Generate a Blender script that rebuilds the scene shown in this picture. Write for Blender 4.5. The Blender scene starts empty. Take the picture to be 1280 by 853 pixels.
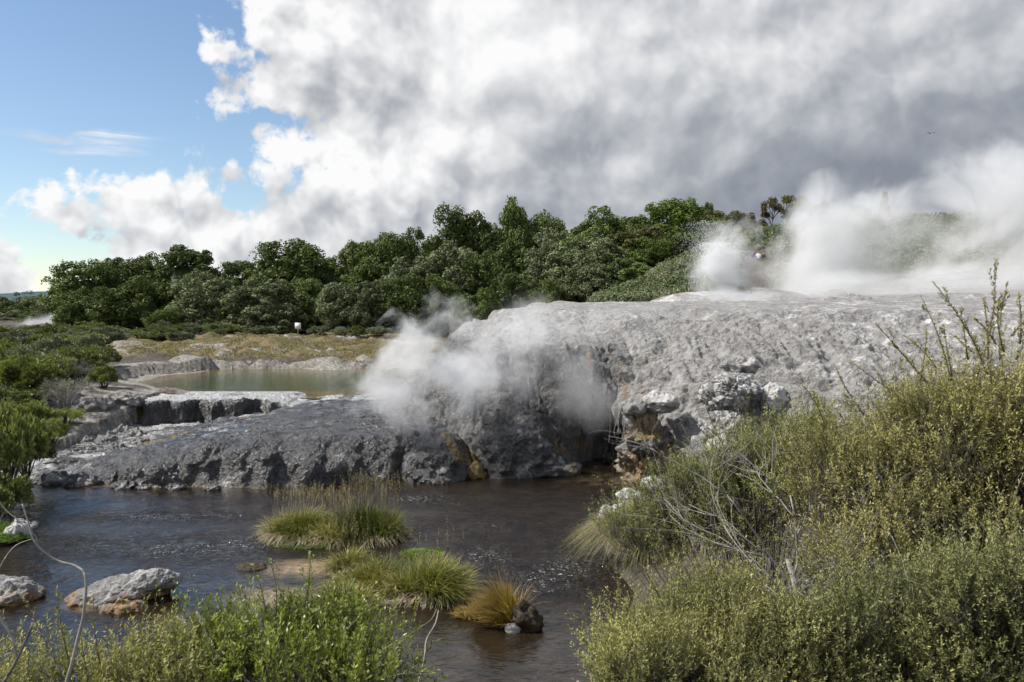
import bpy, bmesh, math, random
import numpy as np
from mathutils import Vector
random.seed(7)
RNG = np.random.default_rng(11)
sc = bpy.context.scene
C = sc.collection
R = math.radians
F_PX, HOR = 1000.0, 380.0
PITCH = math.atan((426.5 - HOR) / F_PX)
CAMZ = 7.0

def at(px, py, Y):
    """world point seen at photo pixel (px, py) at distance Y ahead"""
    u = (px - 640) / F_PX; v = (426.5 - py) / F_PX
    dy = math.cos(PITCH) + v * math.sin(PITCH)
    dz = -math.sin(PITCH) + v * math.cos(PITCH)
    return np.array([u / dy * Y, Y, CAMZ + dz / dy * Y])

# ------------------------------------------------------------------ noise
_perm = RNG.permutation(256).astype(np.int64)
_perm = np.concatenate([_perm, _perm, _perm])
_g = RNG.normal(size=(256, 3)); _g /= np.linalg.norm(_g, axis=1)[:, None]
_g = _g.astype(np.float32)
_jit = RNG.random((256, 3)).astype(np.float32)

def perlin(P):
    P = np.asarray(P, dtype=np.float32)
    i = np.floor(P).astype(np.int64); f = P - i
    i &= 255
    w = f * f * f * (f * (f * 6 - 15) + 10)
    out = np.zeros(len(P), np.float32)
    for dx in (0, 1):
        for dy in (0, 1):
            for dz in (0, 1):
                h = _perm[_perm[_perm[(i[:, 0] + dx) & 255] + ((i[:, 1] + dy) & 255)] + ((i[:, 2] + dz) & 255)]
                g = _g[h]
                d = (f[:, 0] - dx) * g[:, 0] + (f[:, 1] - dy) * g[:, 1] + (f[:, 2] - dz) * g[:, 2]
                wx = w[:, 0] if dx else 1 - w[:, 0]
                wy = w[:, 1] if dy else 1 - w[:, 1]
                wz = w[:, 2] if dz else 1 - w[:, 2]
                out += d * wx * wy * wz
    return out * 1.5

def fbm(P, scale=1.0, octaves=4, gain=0.5, mode=0):
    P = np.asarray(P, dtype=np.float32) * scale
    s = 0; a = 1.0; t = 0
    for o in range(octaves):
        n = perlin(P + 17.3 * o)
        if mode == 1: n = 1 - 2 * np.abs(n)          # ridged
        if mode == 2: n = 2 * np.abs(n) - .5         # billow
        s = s + n * a; t += a; a *= gain; P = P * 2.03
    return s / t

def worley(P, scale=1.0):
    """distance to the nearest and second nearest feature point"""
    P = np.asarray(P, dtype=np.float32) * scale
    i = np.floor(P).astype(np.int64); f = (P - i).astype(np.float32)
    d1 = np.full(len(P), 9.0, np.float32); d2 = d1.copy()
    for dx in (-1, 0, 1):
        for dy in (-1, 0, 1):
            for dz in (-1, 0, 1):
                h = _perm[_perm[_perm[(i[:, 0] + dx) & 255] + ((i[:, 1] + dy) & 255)] + ((i[:, 2] + dz) & 255)]
                j = _jit[h]
                d = (j[:, 0] + dx - f[:, 0]) ** 2 + (j[:, 1] + dy - f[:, 1]) ** 2 + (j[:, 2] + dz - f[:, 2]) ** 2
                m = d < d1
                d2 = np.where(m, d1, np.minimum(d2, d)); d1 = np.where(m, d, d1)
    return np.sqrt(d1), np.sqrt(d2)

def sstep(a, b, x):
    t = np.clip((np.asarray(x, dtype=float) - a) / (b - a), 0, 1)
    return t * t * (3 - 2 * t)

# ------------------------------------------------------------------ meshes
def mesh_np(name, V, F, mat=None, parent=None, attrs=None, smooth=False, F2=None):
    """F: (n,4) quads or (n,3) tris; F2: optional second face array"""
    me = bpy.data.meshes.new(name)
    V = np.asarray(V, np.float32)
    arrs = [np.asarray(F, np.int32)]
    if F2 is not None and len(F2): arrs.append(np.asarray(F2, np.int32))
    arrs = [a for a in arrs if len(a)]
    loops = np.concatenate([a.ravel() for a in arrs])
    starts = []; o = 0
    for a in arrs:
        k = a.shape[1]; starts.append(np.arange(len(a)) * k + o); o += a.size
    starts = np.concatenate(starts).astype(np.int32)
    me.vertices.add(len(V)); me.vertices.foreach_set('co', V.ravel())
    me.loops.add(len(loops)); me.loops.foreach_set('vertex_index', loops)
    me.polygons.add(len(starts)); me.polygons.foreach_set('loop_start', starts)
    me.update(calc_edges=True)
    if smooth:
        me.polygons.foreach_set('use_smooth', np.ones(len(starts), bool))
    if attrs:
        for k, a in attrs.items():
            at_ = me.attributes.new(k, 'FLOAT', 'POINT'); at_.data.foreach_set('value', np.asarray(a, np.float32))
    if mat: me.materials.append(mat)
    o = bpy.data.objects.new(name, me); C.objects.link(o)
    if parent: o.parent = parent
    return o

def tag(o, label=None, cat=None, group=None, kind=None):
    if label: o['label'] = label
    if cat: o['category'] = cat
    if group: o['group'] = group
    if kind: o['kind'] = kind
    return o

def empty(name, loc, label=None, cat=None, group=None, rz=0.0):
    o = bpy.data.objects.new(name, None); C.objects.link(o)
    o.location = loc; o.rotation_euler = (0, 0, rz); o.empty_display_size = .2
    return tag(o, label, cat, group)

def copy_tree(o, parent=None):
    c = o.copy(); C.objects.link(c)
    if parent: c.parent = parent
    for ch in [k for k in KIDS.get(o.name, [])]:
        copy_tree(ch, c)
    return c
KIDS = {}

def grid_faces(nr, nc, wrap=False):
    r = np.arange(nr - 1)[:, None]; c = np.arange(nc if wrap else nc - 1)[None, :]
    c1 = (c + 1) % nc
    a = r * nc + c; b = r * nc + c1; d = (r + 1) * nc + c; e = (r + 1) * nc + c1
    return np.stack([a, b, e, d], -1).reshape(-1, 4)

def grid_normals(X, Y, Z):
    P = np.stack([X, Y, Z], -1)
    du = np.gradient(P, axis=1); dv = np.gradient(P, axis=0)
    n = np.cross(du, dv); n /= np.linalg.norm(n, axis=-1)[..., None] + 1e-9
    n[n[..., 2] < 0] *= -1
    return n

class MB:
    """collects quads and tubes, one mesh at the end"""
    def __init__(s): s.V = []; s.F = []; s.T = []; s.n = 0; s.A = []
    def add(s, V, F=None, T=None, a=0.5):
        V = np.asarray(V, np.float32).reshape(-1, 3)
        s.V.append(V)
        if F is not None and len(F): s.F.append(np.asarray(F) + s.n)
        if T is not None and len(T): s.T.append(np.asarray(T) + s.n)
        s.A.append(np.broadcast_to(np.asarray(a, np.float32), (len(V),)).copy()); s.n += len(V)
    def tube(s, pts, rad, sides=5, a=0.5):
        pts = np.asarray(pts, float); n = len(pts)
        rad = np.broadcast_to(np.asarray(rad, float), (n,))
        t = np.gradient(pts, axis=0); t /= np.linalg.norm(t, axis=1)[:, None] + 1e-9
        ref = np.array([0.31, 0.17, 0.93]); ref = np.where(np.abs(t @ ref)[:, None] > .95, np.array([[1., 0, 0]]), ref[None])
        u = np.cross(t, ref); u /= np.linalg.norm(u, axis=1)[:, None] + 1e-9
        v = np.cross(t, u)
        th = np.arange(sides) / sides * 2 * math.pi
        V = pts[:, None] + rad[:, None, None] * (np.cos(th)[None, :, None] * u[:, None] + np.sin(th)[None, :, None] * v[:, None])
        V = V.reshape(-1, 3); F = grid_faces(n, sides, True)
        V = np.concatenate([V, pts[:1], pts[-1:]])
        k = np.arange(sides); k1 = (k + 1) % sides; L = (n - 1) * sides
        T = np.concatenate([np.stack([k1, k, np.full(sides, n * sides)], 1), np.stack([L + k, L + k1, np.full(sides, n * sides + 1)], 1)])
        s.add(V, F, T, a)
    def box(s, c, size, rz=0, a=.5):
        x, y, z = [q / 2 for q in size]
        V = np.array([[i, j, k] for k in (-z, z) for j in (-y, y) for i in (-x, x)])
        cr, sr = math.cos(rz), math.sin(rz)
        V = np.stack([V[:, 0] * cr - V[:, 1] * sr, V[:, 0] * sr + V[:, 1] * cr, V[:, 2]], 1) + np.array(c)
        s.add(V, [[0, 2, 3, 1], [4, 5, 7, 6], [0, 1, 5, 4], [2, 6, 7, 3], [0, 4, 6, 2], [1, 3, 7, 5]], None, a)
    def leaves(s, pos, d, nrm, L, W, a):
        """diamond leaves"""
        d = d / (np.linalg.norm(d, axis=1)[:, None] + 1e-9)
        w = np.cross(d, nrm); w /= np.linalg.norm(w, axis=1)[:, None] + 1e-9
        L = np.broadcast_to(np.asarray(L, float), (len(pos),))[:, None]; W = np.broadcast_to(np.asarray(W, float), (len(pos),))[:, None]
        mid = pos + d * L * .5
        V = np.stack([pos, mid + w * W * .5, pos + d * L, mid - w * W * .5], 1).reshape(-1, 3)
        F = np.arange(len(pos) * 4).reshape(-1, 4)
        s.add(V, F, None, np.repeat(a, 4))
    def build(s, name, mat, parent=None, smooth=False):
        V = np.concatenate(s.V); A = np.concatenate(s.A)
        F = np.concatenate(s.F) if s.F else np.zeros((0, 4), int)
        T = np.concatenate(s.T) if s.T else np.zeros((0, 3), int)
        return mesh_np(name, V, F, mat, parent, {'rnd': A}, smooth, T)

def unit(n, rng=RNG):
    v = rng.normal(size=(n, 3)); return v / np.linalg.norm(v, axis=1)[:, None]

# ------------------------------------------------------------------ node helper
class NG:
    def __init__(s, tree): s.t = tree; s.n = tree.nodes; s.l = tree.links
    def node(s, typ, **kw):
        n = s.n.new(typ)
        for k, v in kw.items(): setattr(n, k, v)
        return n
    def put(s, sock, v):
        if isinstance(v, bpy.types.NodeSocket): s.l.new(v, sock)
        elif v is not None: sock.default_value = v
    def m(s, op, a, b=None, c=None, clamp=False):
        n = s.node('ShaderNodeMath', operation=op, use_clamp=clamp)
        s.put(n.inputs[0], a)
        if b is not None: s.put(n.inputs[1], b)
        if c is not None: s.put(n.inputs[2], c)
        return n.outputs[0]
    def v(s, op, a, b=None, scale=None):
        n = s.node('ShaderNodeVectorMath', operation=op)
        s.put(n.inputs[0], a)
        if b is not None: s.put(n.inputs[1], b)
        if scale is not None: s.put(n.inputs['Scale'], scale)
        return n.outputs['Value'] if op in ('LENGTH', 'DISTANCE', 'DOT_PRODUCT') else n.outputs[0]
    def noise(s, vec, scale, detail=4, rough=.55, dist=0.0, col=False, lac=2.0, dim='3D'):
        n = s.node('ShaderNodeTexNoise', noise_dimensions=dim); s.put(n.inputs['Vector'], vec)
        n.inputs['Scale'].default_value = scale; n.inputs['Detail'].default_value = detail
        n.inputs['Roughness'].default_value = rough; n.inputs['Distortion'].default_value = dist
        n.inputs['Lacunarity'].default_value = lac
        return n.outputs['Color' if col else 'Fac']
    def voro(s, vec, scale, feature='F1', detail=0, rnd=1.0, out='Distance', rough=.5, smooth=None, dim='3D'):
        n = s.node('ShaderNodeTexVoronoi', feature=feature, voronoi_dimensions=dim); s.put(n.inputs['Vector'], vec)
        n.inputs['Scale'].default_value = scale; n.inputs['Randomness'].default_value = rnd
        if 'Detail' in n.inputs: n.inputs['Detail'].default_value = detail; n.inputs['Roughness'].default_value = rough
        if smooth is not None: n.inputs['Smoothness'].default_value = smooth
        return n.outputs[out]
    def mix(s, f, a, b, blend='MIX'):
        n = s.node('ShaderNodeMix', data_type='RGBA', blend_type=blend)
        s.put(n.inputs[0], f); s.put(n.inputs[6], a); s.put(n.inputs[7], b)
        return n.outputs[2]
    def ramp(s, f, stops, interp='LINEAR'):
        n = s.node('ShaderNodeValToRGB'); cr = n.color_ramp; cr.interpolation = interp
        while len(cr.elements) < len(stops): cr.elements.new(.5)
        for e, (p, c) in zip(cr.elements, stops):
            e.position = p; e.color = (*c, 1) if len(c) == 3 else c
        s.put(n.inputs[0], f); return n.outputs[0]
    def mr(s, x, a, b, c=0.0, d=1.0, smooth=False):
        n = s.node('ShaderNodeMapRange', interpolation_type='SMOOTHSTEP' if smooth else 'LINEAR')
        s.put(n.inputs[0], x)
        for i, q in enumerate((a, b, c, d)): s.put(n.inputs[i + 1], q)
        return n.outputs[0]
    def attr(s, name): return s.node('ShaderNodeAttribute', attribute_name=name).outputs['Fac']
    def bump(s, h, strength, dist, nrm=None):
        n = s.node('ShaderNodeBump'); n.inputs['Strength'].default_value = strength; n.inputs['Distance'].default_value = dist
        s.put(n.inputs['Height'], h)
        if nrm is not None: s.put(n.inputs['Normal'], nrm)
        return n.outputs[0]

def g3(v): return (v, v, v, 1)
def c4(*c): return (*c, 1)

def new_mat(name):
    m = bpy.data.materials.new(name); m.use_nodes = True
    t = m.node_tree; t.nodes.clear(); g = NG(t)
    out = g.node('ShaderNodeOutputMaterial')
    return m, g, out

def principled(g, out, col, rough=.8, nrm=None, spec=.3, **kw):
    p = g.node('ShaderNodeBsdfPrincipled')
    g.put(p.inputs['Base Color'], col); g.put(p.inputs['Roughness'], rough); g.put(p.inputs['Specular IOR Level'], spec)
    if nrm is not None: g.put(p.inputs['Normal'], nrm)
    for k, v in kw.items(): g.put(p.inputs[k], v)
    if out is not None: g.l.new(p.outputs[0], out.inputs[0])
    return p

def mat_simple(name, col, rough=.7, noise_scale=8., var=.35, bump=.3, metallic=0.0, bd=.02):
    m, g, out = new_mat(name)
    co = g.node('ShaderNodeTexCoord').outputs['Object']
    n = g.noise(co, noise_scale, 5)
    k = g.mr(n, .3, .7, 1 - var, 1 + var)
    c = g.v('SCALE', c4(*col)[:3], scale=k)
    principled(g, out, c, rough, g.bump(n, bump, bd), .3, Metallic=metallic)
    return m

def mat_leaf(name, stops, rough=.55, trans=.3, spec=.25, vary=.25):
    """stops: colour ramp over the per-leaf random value"""
    m, g, out = new_mat(name)
    r = g.attr('rnd')
    col = g.ramp(r, stops)
    oi = g.node('ShaderNodeObjectInfo').outputs['Random']
    co = g.node('ShaderNodeTexCoord').outputs['Object']
    n = g.noise(co, 1.7, 2)
    k = g.m('MULTIPLY', g.mr(oi, 0, 1, 1 - vary, 1 + vary), g.mr(n, .3, .7, .75, 1.25))
    col = g.v('SCALE', col, scale=k)
    p = principled(g, None, col, rough, None, spec)
    tr = g.node('ShaderNodeBsdfTranslucent'); g.put(tr.inputs['Color'], g.mix(1.0, col, (1.25, 1.35, .55, 1), 'MULTIPLY'))
    mx = g.node('ShaderNodeMixShader'); mx.inputs[0].default_value = trans
    g.l.new(p.outputs[0], mx.inputs[1]); g.l.new(tr.outputs[0], mx.inputs[2]); g.l.new(mx.outputs[0], out.inputs[0])
    return m

# ------------------------------------------------------------------ camera, sun, render
cam = bpy.data.cameras.new('camera'); cam.sensor_width = 36; cam.lens = 36 * F_PX / 1280
cam.clip_start = .05; cam.clip_end = 20000
co_ = bpy.data.objects.new('camera', cam); C.objects.link(co_)
co_.location = (0, 0, CAMZ); co_.rotation_euler = (R(90) - PITCH, 0, 0)
sc.camera = co_
SUN = np.array([-.65, -.02, .76]); SUN /= np.linalg.norm(SUN)
sl = bpy.data.lights.new('sun', 'SUN'); sl.energy = 4.7; sl.angle = R(.5); sl.color = (1, .955, .88)
so = bpy.data.objects.new('sun', sl); C.objects.link(so)
so.rotation_euler = Vector(SUN).to_track_quat('Z', 'Y').to_euler()
sc.view_settings.view_transform = 'Standard'; sc.view_settings.look = 'None'
sc.view_settings.exposure = 0.52; sc.view_settings.gamma = 1
sc.render.engine = 'CYCLES'
cy = sc.cycles
cy.max_bounces = 5; cy.diffuse_bounces = 3; cy.glossy_bounces = 2; cy.transmission_bounces = 3; cy.transparent_max_bounces = 8
cy.volume_bounces = 4; cy.volume_max_steps = 256; cy.volume_step_rate = 1.0
cy.use_adaptive_sampling = True; cy.adaptive_threshold = .03
cy.use_denoising = True; cy.denoiser = 'OPENIMAGEDENOISE'
cy.caustics_reflective = False; cy.caustics_refractive = False; cy.sample_clamp_indirect = 6
cy.film_exposure = 1.0

# ------------------------------------------------------------------ sky with clouds
def build_sky():
    w = bpy.data.worlds.new('World'); sc.world = w; w.use_nodes = True
    t = w.node_tree; t.nodes.clear(); g = NG(t)
    out = g.node('ShaderNodeOutputWorld')
    sky = g.node('ShaderNodeTexSky', sky_type='NISHITA'); sky.sun_disc = False
    sky.sun_elevation = math.asin(SUN[2]); sky.sun_rotation = math.atan2(SUN[0], SUN[1])
    sky.air_density = 1.0; sky.dust_density = .15; sky.ozone_density = 2.0
    b1 = g.node('ShaderNodeBackground'); b1.inputs[1].default_value = .094
    g.l.new(sky.outputs[0], b1.inputs[0])
    d = g.node('ShaderNodeTexCoord').outputs['Generated']
    sp = g.node('ShaderNodeSeparateXYZ'); g.l.new(d, sp.inputs[0])
    az = g.m('ARCTAN2', sp.outputs[0], sp.outputs[1]); el = g.m('ARCSINE', sp.outputs[2])
    cv = g.node('ShaderNodeCombineXYZ'); g.l.new(az, cv.inputs[0]); g.l.new(el, cv.inputs[1])
    P = cv.outputs[0]                       # azimuth, elevation in radians
    def ae(px, py):
        q = at(px, py, 1.0) - np.array([0, 0, CAMZ]); q /= np.linalg.norm(q)
        return math.atan2(q[0], q[1]), math.asin(q[2])
    warp = g.v('SCALE', g.v('SUBTRACT', g.noise(P, 5.0, 4, .55, col=True, dim='2D'), (.5, .5, .5)), scale=.045)
    PW = g.v('ADD', P, warp)
    def ell(px, py, rx, ry, src):
        a, e = ae(px, py)
        q = g.v('SUBTRACT', src, (a, e, 0))
        q = g.v('MULTIPLY', q, (1000 / rx, 1000 / ry, 0))
        return g.v('LENGTH', q)
    # cover: signed size in hundreds of pixels
    cov = None
    for px, py, rx, ry in [(790, 30, 525, 370), (450, 330, 300, 150), (250, 305, 200, 99), (0, 325, 95, 78), (80, 372, 210, 62), (1150, 200, 700, 500), (740, 420, 760, 130)]:
        f = g.m('MULTIPLY', g.m('SUBTRACT', 1.0, ell(px, py, rx, ry, P)), min(rx, ry) / 100)
        cov = f if cov is None else g.m('SMOOTH_MAX', cov, f, .25)
    # the sky behind the camera: unseen broken cloud, mostly white to add fill light
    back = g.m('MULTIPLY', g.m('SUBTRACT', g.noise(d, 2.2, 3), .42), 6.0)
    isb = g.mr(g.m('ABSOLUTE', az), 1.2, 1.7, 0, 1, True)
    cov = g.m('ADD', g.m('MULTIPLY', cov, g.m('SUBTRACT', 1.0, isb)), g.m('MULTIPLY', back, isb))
    def billow(src):
        v1 = g.voro(src, 4.6, 'F1', detail=4.0, rough=.58, dim='2D')
        n1 = g.noise(src, 7.0, 6, .56, dim='2D')
        return g.m('ADD', g.m('MULTIPLY', g.m('SUBTRACT', .55, v1), 1.1), g.m('SUBTRACT', n1, .5))
    B0 = billow(PW)
    B1 = billow(g.v('ADD', PW, (-.014, .026, 0)))
    rel = g.m('SUBTRACT', B0, B1)
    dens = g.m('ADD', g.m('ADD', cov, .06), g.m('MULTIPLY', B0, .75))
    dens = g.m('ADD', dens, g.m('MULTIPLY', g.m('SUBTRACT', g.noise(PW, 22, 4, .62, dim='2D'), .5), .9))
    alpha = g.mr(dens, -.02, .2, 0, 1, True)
    # thin cirrus streaks on the left
    st = g.v('MULTIPLY', P, (5, 60, 1))
    cir = g.mr(g.noise(st, 1.0, 4, .6, .3, dim='2D'), .45, .75, 0, .75)
    e1 = g.mr(ell(105, 172, 95, 9, PW), .4, 1.0, 1, 0, True); e2 = g.mr(ell(115, 187, 70, 8, PW), .3, 1.0, .6, 0, True)
    alpha = g.m('MAXIMUM', alpha, g.m('MULTIPLY', g.m('MAXIMUM', e1, e2), cir))
    # body tone
    tone = .68
    for px, py, rx, ry, k in [(1100, 140, 420, 180, -.26), (1230, 190, 300, 140, -.14), (800, 275, 560, 95, -.36), (500, 120, 170, 60, -.15), (700, 190, 200, 60, -.10),
                              (960, 240, 200, 60, -.10), (420, 20, 260, 90, .14), (590, 50, 160, 80, .18), (590, 180, 100, 50, .22), (330, 230, 190, 80, .20), (190, 270, 170, 70, .20), (60, 320, 120, 50, .15),
                              (490, 215, 60, 30, .14), (790, 200, 60, 30, .16), (35, 310, 60, 40, .2), (700, 60, 120, 70, .15), (1180, 100, 90, 40, .10), (1000, 60, 120, 50, .05), (90, 350, 200, 30, -.05), (290, 330, 200, 35, -.08)]:
        e = ell(px, py, rx, ry, PW)
        f = g.mr(e, 0, 1.25, k, 0, True)
        tone = g.m('ADD', tone, f)
    tone = g.m('ADD', tone, g.m('MULTIPLY', rel, g.mr(cov, .5, 2.4, 1.0, .48, True)))
    tone = g.m('ADD', tone, g.m('MULTIPLY', g.m('SUBTRACT', g.noise(PW, 3.2, 4, .45, dim='2D'), .5), .40))
    tone = g.m('ADD', tone, g.mr(dens, 0, .75, .13, 0))
    col = g.ramp(tone, [(0.0, (.25, .275, .325)), (.28, (.36, .385, .43)), (.5, (.52, .54, .575)), (.72, (.72, .73, .75)), (1.0, (.97, .97, .975))])
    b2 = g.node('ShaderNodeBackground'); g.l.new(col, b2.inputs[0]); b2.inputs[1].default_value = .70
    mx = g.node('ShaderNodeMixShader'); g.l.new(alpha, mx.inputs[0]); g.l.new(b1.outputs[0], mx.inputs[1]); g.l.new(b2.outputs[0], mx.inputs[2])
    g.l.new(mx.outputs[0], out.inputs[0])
    w.cycles.sampling_method = 'MANUAL'; w.cycles.sample_map_resolution = 512
build_sky()

# ================================================================== TERRAIN
XK = np.array([-9, -7, -5, -2, 0, 2, 3.5, 4.6, 5.6, 7.5, 10, 14, 20, 32.])
YF = np.array([40, 38, 36.2, 34.8, 34.3, 34, 34.9, 35.4, 32.6, 30.5, 29, 28, 27, 27.])
QK = np.array([-1, 0, .4, 1, 2, 3, 4.5, 7, 10, 13, 20, 40.])
ZK = np.array([
    [-1, -1, .3, .9, 1.3, 1.6, 1.7, 1.7, 1.7, 1.7, 1.6, 1.6],
    [-1, -1, .3, .9, 1.4, 1.6, 1.7, 1.7, 1.7, 1.65, 1.6, 1.6],
    [-1, -.5, .5, 1.2, 1.9, 2.4, 2.6, 2.7, 2.8, 2.7, 2.3, 1.8],
    [-1, -.5, 1.1, 2.4, 3.9, 4.5, 5.0, 5.4, 5.7, 5.8, 5.8, 5.2],
    [-1, -.5, 1.6, 3.1, 4.6, 5.1, 5.5, 5.9, 6.25, 6.5, 6.6, 6.6],
    [-1, -.5, 2.2, 3.8, 5.0, 5.4, 5.8, 6.2, 6.6, 6.75, 6.85, 6.9],
    [-1, -.8, 2.5, 4.1, 5.1, 5.5, 5.9, 6.3, 6.7, 6.85, 6.95, 7.0],
    [-1, -.8, 2.5, 4.1, 5.1, 5.5, 5.9, 6.3, 6.7, 6.9, 7.0, 7.05],
    [-1, -.5, 1.5, 2.8, 3.6, 4.3, 5.1, 6.0, 6.55, 6.9, 7.05, 7.1],
    [-1, -.2, .8, 1.6, 2.6, 3.5, 4.4, 5.5, 6.3, 6.85, 7.1, 7.15],
    [-1, 0, .8, 1.6, 2.5, 3.2, 4.1, 5.3, 6.1, 6.8, 7.1, 7.2],
    [-1, 0, .8, 1.6, 2.5, 3.2, 4.0, 5.1, 6.0, 6.7, 7.15, 7.3],
    [-1, 0, .8, 1.6, 2.5, 3.2, 4.0, 5.1, 6.0, 6.7, 7.2, 7.8],
    [-1, 0, .8, 1.6, 2.5, 3.2, 4.0, 5.1, 6.0, 6.7, 7.2, 8.4]])

def terrace_h(x, y):
    x = np.asarray(x, float); y = np.asarray(y, float)
    xc = np.clip(x, XK[0], XK[-1] - 1e-3)
    yf = np.interp(xc, XK, YF)
    q = np.clip(y - yf, QK[0], QK[-1] - 1e-3)
    ix = np.clip(np.searchsorted(XK, xc, 'right') - 1, 0, len(XK) - 2)
    fx = (xc - XK[ix]) / (XK[ix + 1] - XK[ix]); fx = fx * fx * (3 - 2 * fx)
    iq = np.clip(np.searchsorted(QK, q, 'right') - 1, 0, len(QK) - 2)
    fq = (q - QK[iq]) / (QK[iq + 1] - QK[iq])
    z0 = ZK[ix, iq] * (1 - fq) + ZK[ix, iq + 1] * fq
    z1 = ZK[ix + 1, iq] * (1 - fq) + ZK[ix + 1, iq + 1] * fq
    return z0 * (1 - fx) + z1 * fx

POOL_Z = 1.64
def pool_d(x, y):
    """positive inside the pool"""
    x0 = np.interp(y, [45.5, 48, 51.5, 57, 61, 65, 67], [-13, -20, -25.2, -26.2, -25.5, -23, -12])
    a = x - x0 + .7 * np.sin(y * 1.3) * .5; b = y - (45.9 + .35 * np.sin(x * .8) + .2 * np.sin(x * 2.1 + 1)); c = (65.6 + .5 * np.sin(x * .5)) - y
    d = -4 - x
    return np.minimum(np.minimum(a, b), np.minimum(c, d))

def river_right(y): return np.interp(y, [8, 14, 17, 19, 21, 23, 26, 30, 34], [1.2, 1.9, 2.3, 2.9, 2.5, 2.6, 3.8, 5.2, 6])
def river_left(y): return np.interp(y, [10, 15, 19, 22, 24, 26, 28, 30, 31], [-30, -22, -17, -15.0, -15.4, -17.2, -17.8, -19, -20])

def ground_h(x, y):
    x = np.asarray(x, float); y = np.asarray(y, float)
    bed = -.5
    near = 5.25 - .46 * (y - 1.5)
    near = np.where(y < 1.5, 5.3, near)
    rr = x - river_right(y)
    right = np.interp(rr, [-.5, 0, .5, 3, 8, 20], [-.5, -.1, .35, 1.3, 2.2, 3.5])
    right = np.where(y > 32, -1, right)
    rl = river_left(y) - x
    left = np.interp(rl, [-.6, 0, .5, 3, 10, 40], [-.5, -.05, .15, .5, 1.3, 2.5])
    left = np.where(y < 17, -1, left)
    sh = y - np.interp(x, [-60, -21, -19, -9, -4, 0], [27, 30.6, 31.6, 33, 34, 38])
    far = np.interp(sh, [-.5, 0, 1, 6, 14, 35, 60, 90, 160], [-.5, -.1, .2, .8, 1.65, 1.9, 2.8, 3.2, 3.5])
    far = far + np.where(x < -18, 1, 0) * np.interp(sh, [0, 12, 30, 60], [0, .55, .7, .2]) * np.interp(-x, [18, 24], [0, 1])
    h = np.maximum(np.maximum(np.maximum(near, right), np.maximum(left, far)), bed)
    # low bank beyond the pool
    bank = np.interp(y, [65.5, 67, 72, 80, 95, 120], [0, .15, .5, .5, .3, .1]) * (1 - sstep(0, 6, x))
    h = h + bank + np.where(y > 66, .3 * np.sin(x * .33 + 1) * np.sin(y * .21), 0)
    # pool basin
    pd = pool_d(x, y); h = np.where(pd > -1.2, np.interp(pd, [-1.2, 0, 1.5], [1.72, 1.66, .9]), h)
    # forest hill behind
    h = h + 6 * sstep(98, 140, y) * sstep(-34, 12, x) * (1 - sstep(200, 600, y))
    # plateau behind the terrace and hill on the right
    xe = np.interp(y, [44, 60, 80, 100], [-4, -1, 7, 8])
    pl = sstep(xe - 1.5, xe + 2.5, x) * sstep(50, 60, y)
    ph = 7.05 + .03 * np.maximum(x - 20, 0) + sstep(25, 45, x) * .8 * sstep(52, 66, y)
    hill = 7.6 * sstep(66, 98, y) * sstep(5, 34, x) + .7 * sstep(60, 70, y) * sstep(12, 20, x)
    h = h * (1 - pl) + (ph + hill) * pl
    # under the sculpted terrace
    inside = (y > 26) & (y < 61) & (x > -8.5) & (x < 60)
    th = terrace_h(x, y)
    h = np.where(inside & (th > -.4), np.minimum(np.maximum(h, -.6), th - .9) * (1 - sstep(56, 61, y)) + h * sstep(56, 61, y), h)
    # under the dark mound
    ins = (x > -20.3) & (x < -3) & (y > 31.2) & (y < 46.3) & (pd < 0)
    h = np.where(ins, np.minimum(h, .1), h)
    h = h - 2.0 * sstep(220, 600, y)
    return h

def ground_at(x, y): return float(ground_h(np.array([x]), np.array([y]))[0])

def mat_ground():
    m, g, out = new_mat('ground')
    co = g.node('ShaderNodeTexCoord').outputs['Object']
    dry, sil = g.attr('dry'), g.attr('silica')
    n1 = g.noise(co, .8, 6, .6); n2 = g.noise(co, 5, 6, .65); n3 = g.noise(co, .25, 3)
    soil = g.ramp(n2, [(.3, (.055, .045, .035)), (.7, (.17, .15, .125))])
    rock = g.ramp(n2, [(.25, (.14, .125, .11)), (.5, (.31, .29, .26)), (.72, (.50, .475, .44))])
    grass = g.ramp(n2, [(.3, (.085, .065, .032)), (.5, (.19, .15, .075)), (.7, (.30, .25, .15))])
    green = g.ramp(n2, [(.3, (.05, .065, .02)), (.7, (.17, .16, .06))])
    grass = g.mix(g.mr(n3, .45, .62, 0, .6), grass, green); grass = g.mix(g.mr(n1, .5, .62, 0, .75), grass, c4(.24, .17, .10))
    sm = g.mr(g.m('ADD', sil, g.m('MULTIPLY', g.m('SUBTRACT', n1, .5), 1.6)), .35, .6, 0, 1)
    dm = g.mr(g.m('ADD', dry, g.m('MULTIPLY', g.m('SUBTRACT', n1, .5), .9)), .4, .55, 0, 1)
    c = g.mix(dm, soil, grass); c = g.mix(sm, c, rock)
    h = g.m('ADD', g.noise(co, 3, 8, .65), g.m('MULTIPLY', g.noise(co, 18, 4, .6), .25))
    principled(g, out, c, .9, g.bump(h, 1.0, .35), .2)
    return m

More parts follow.
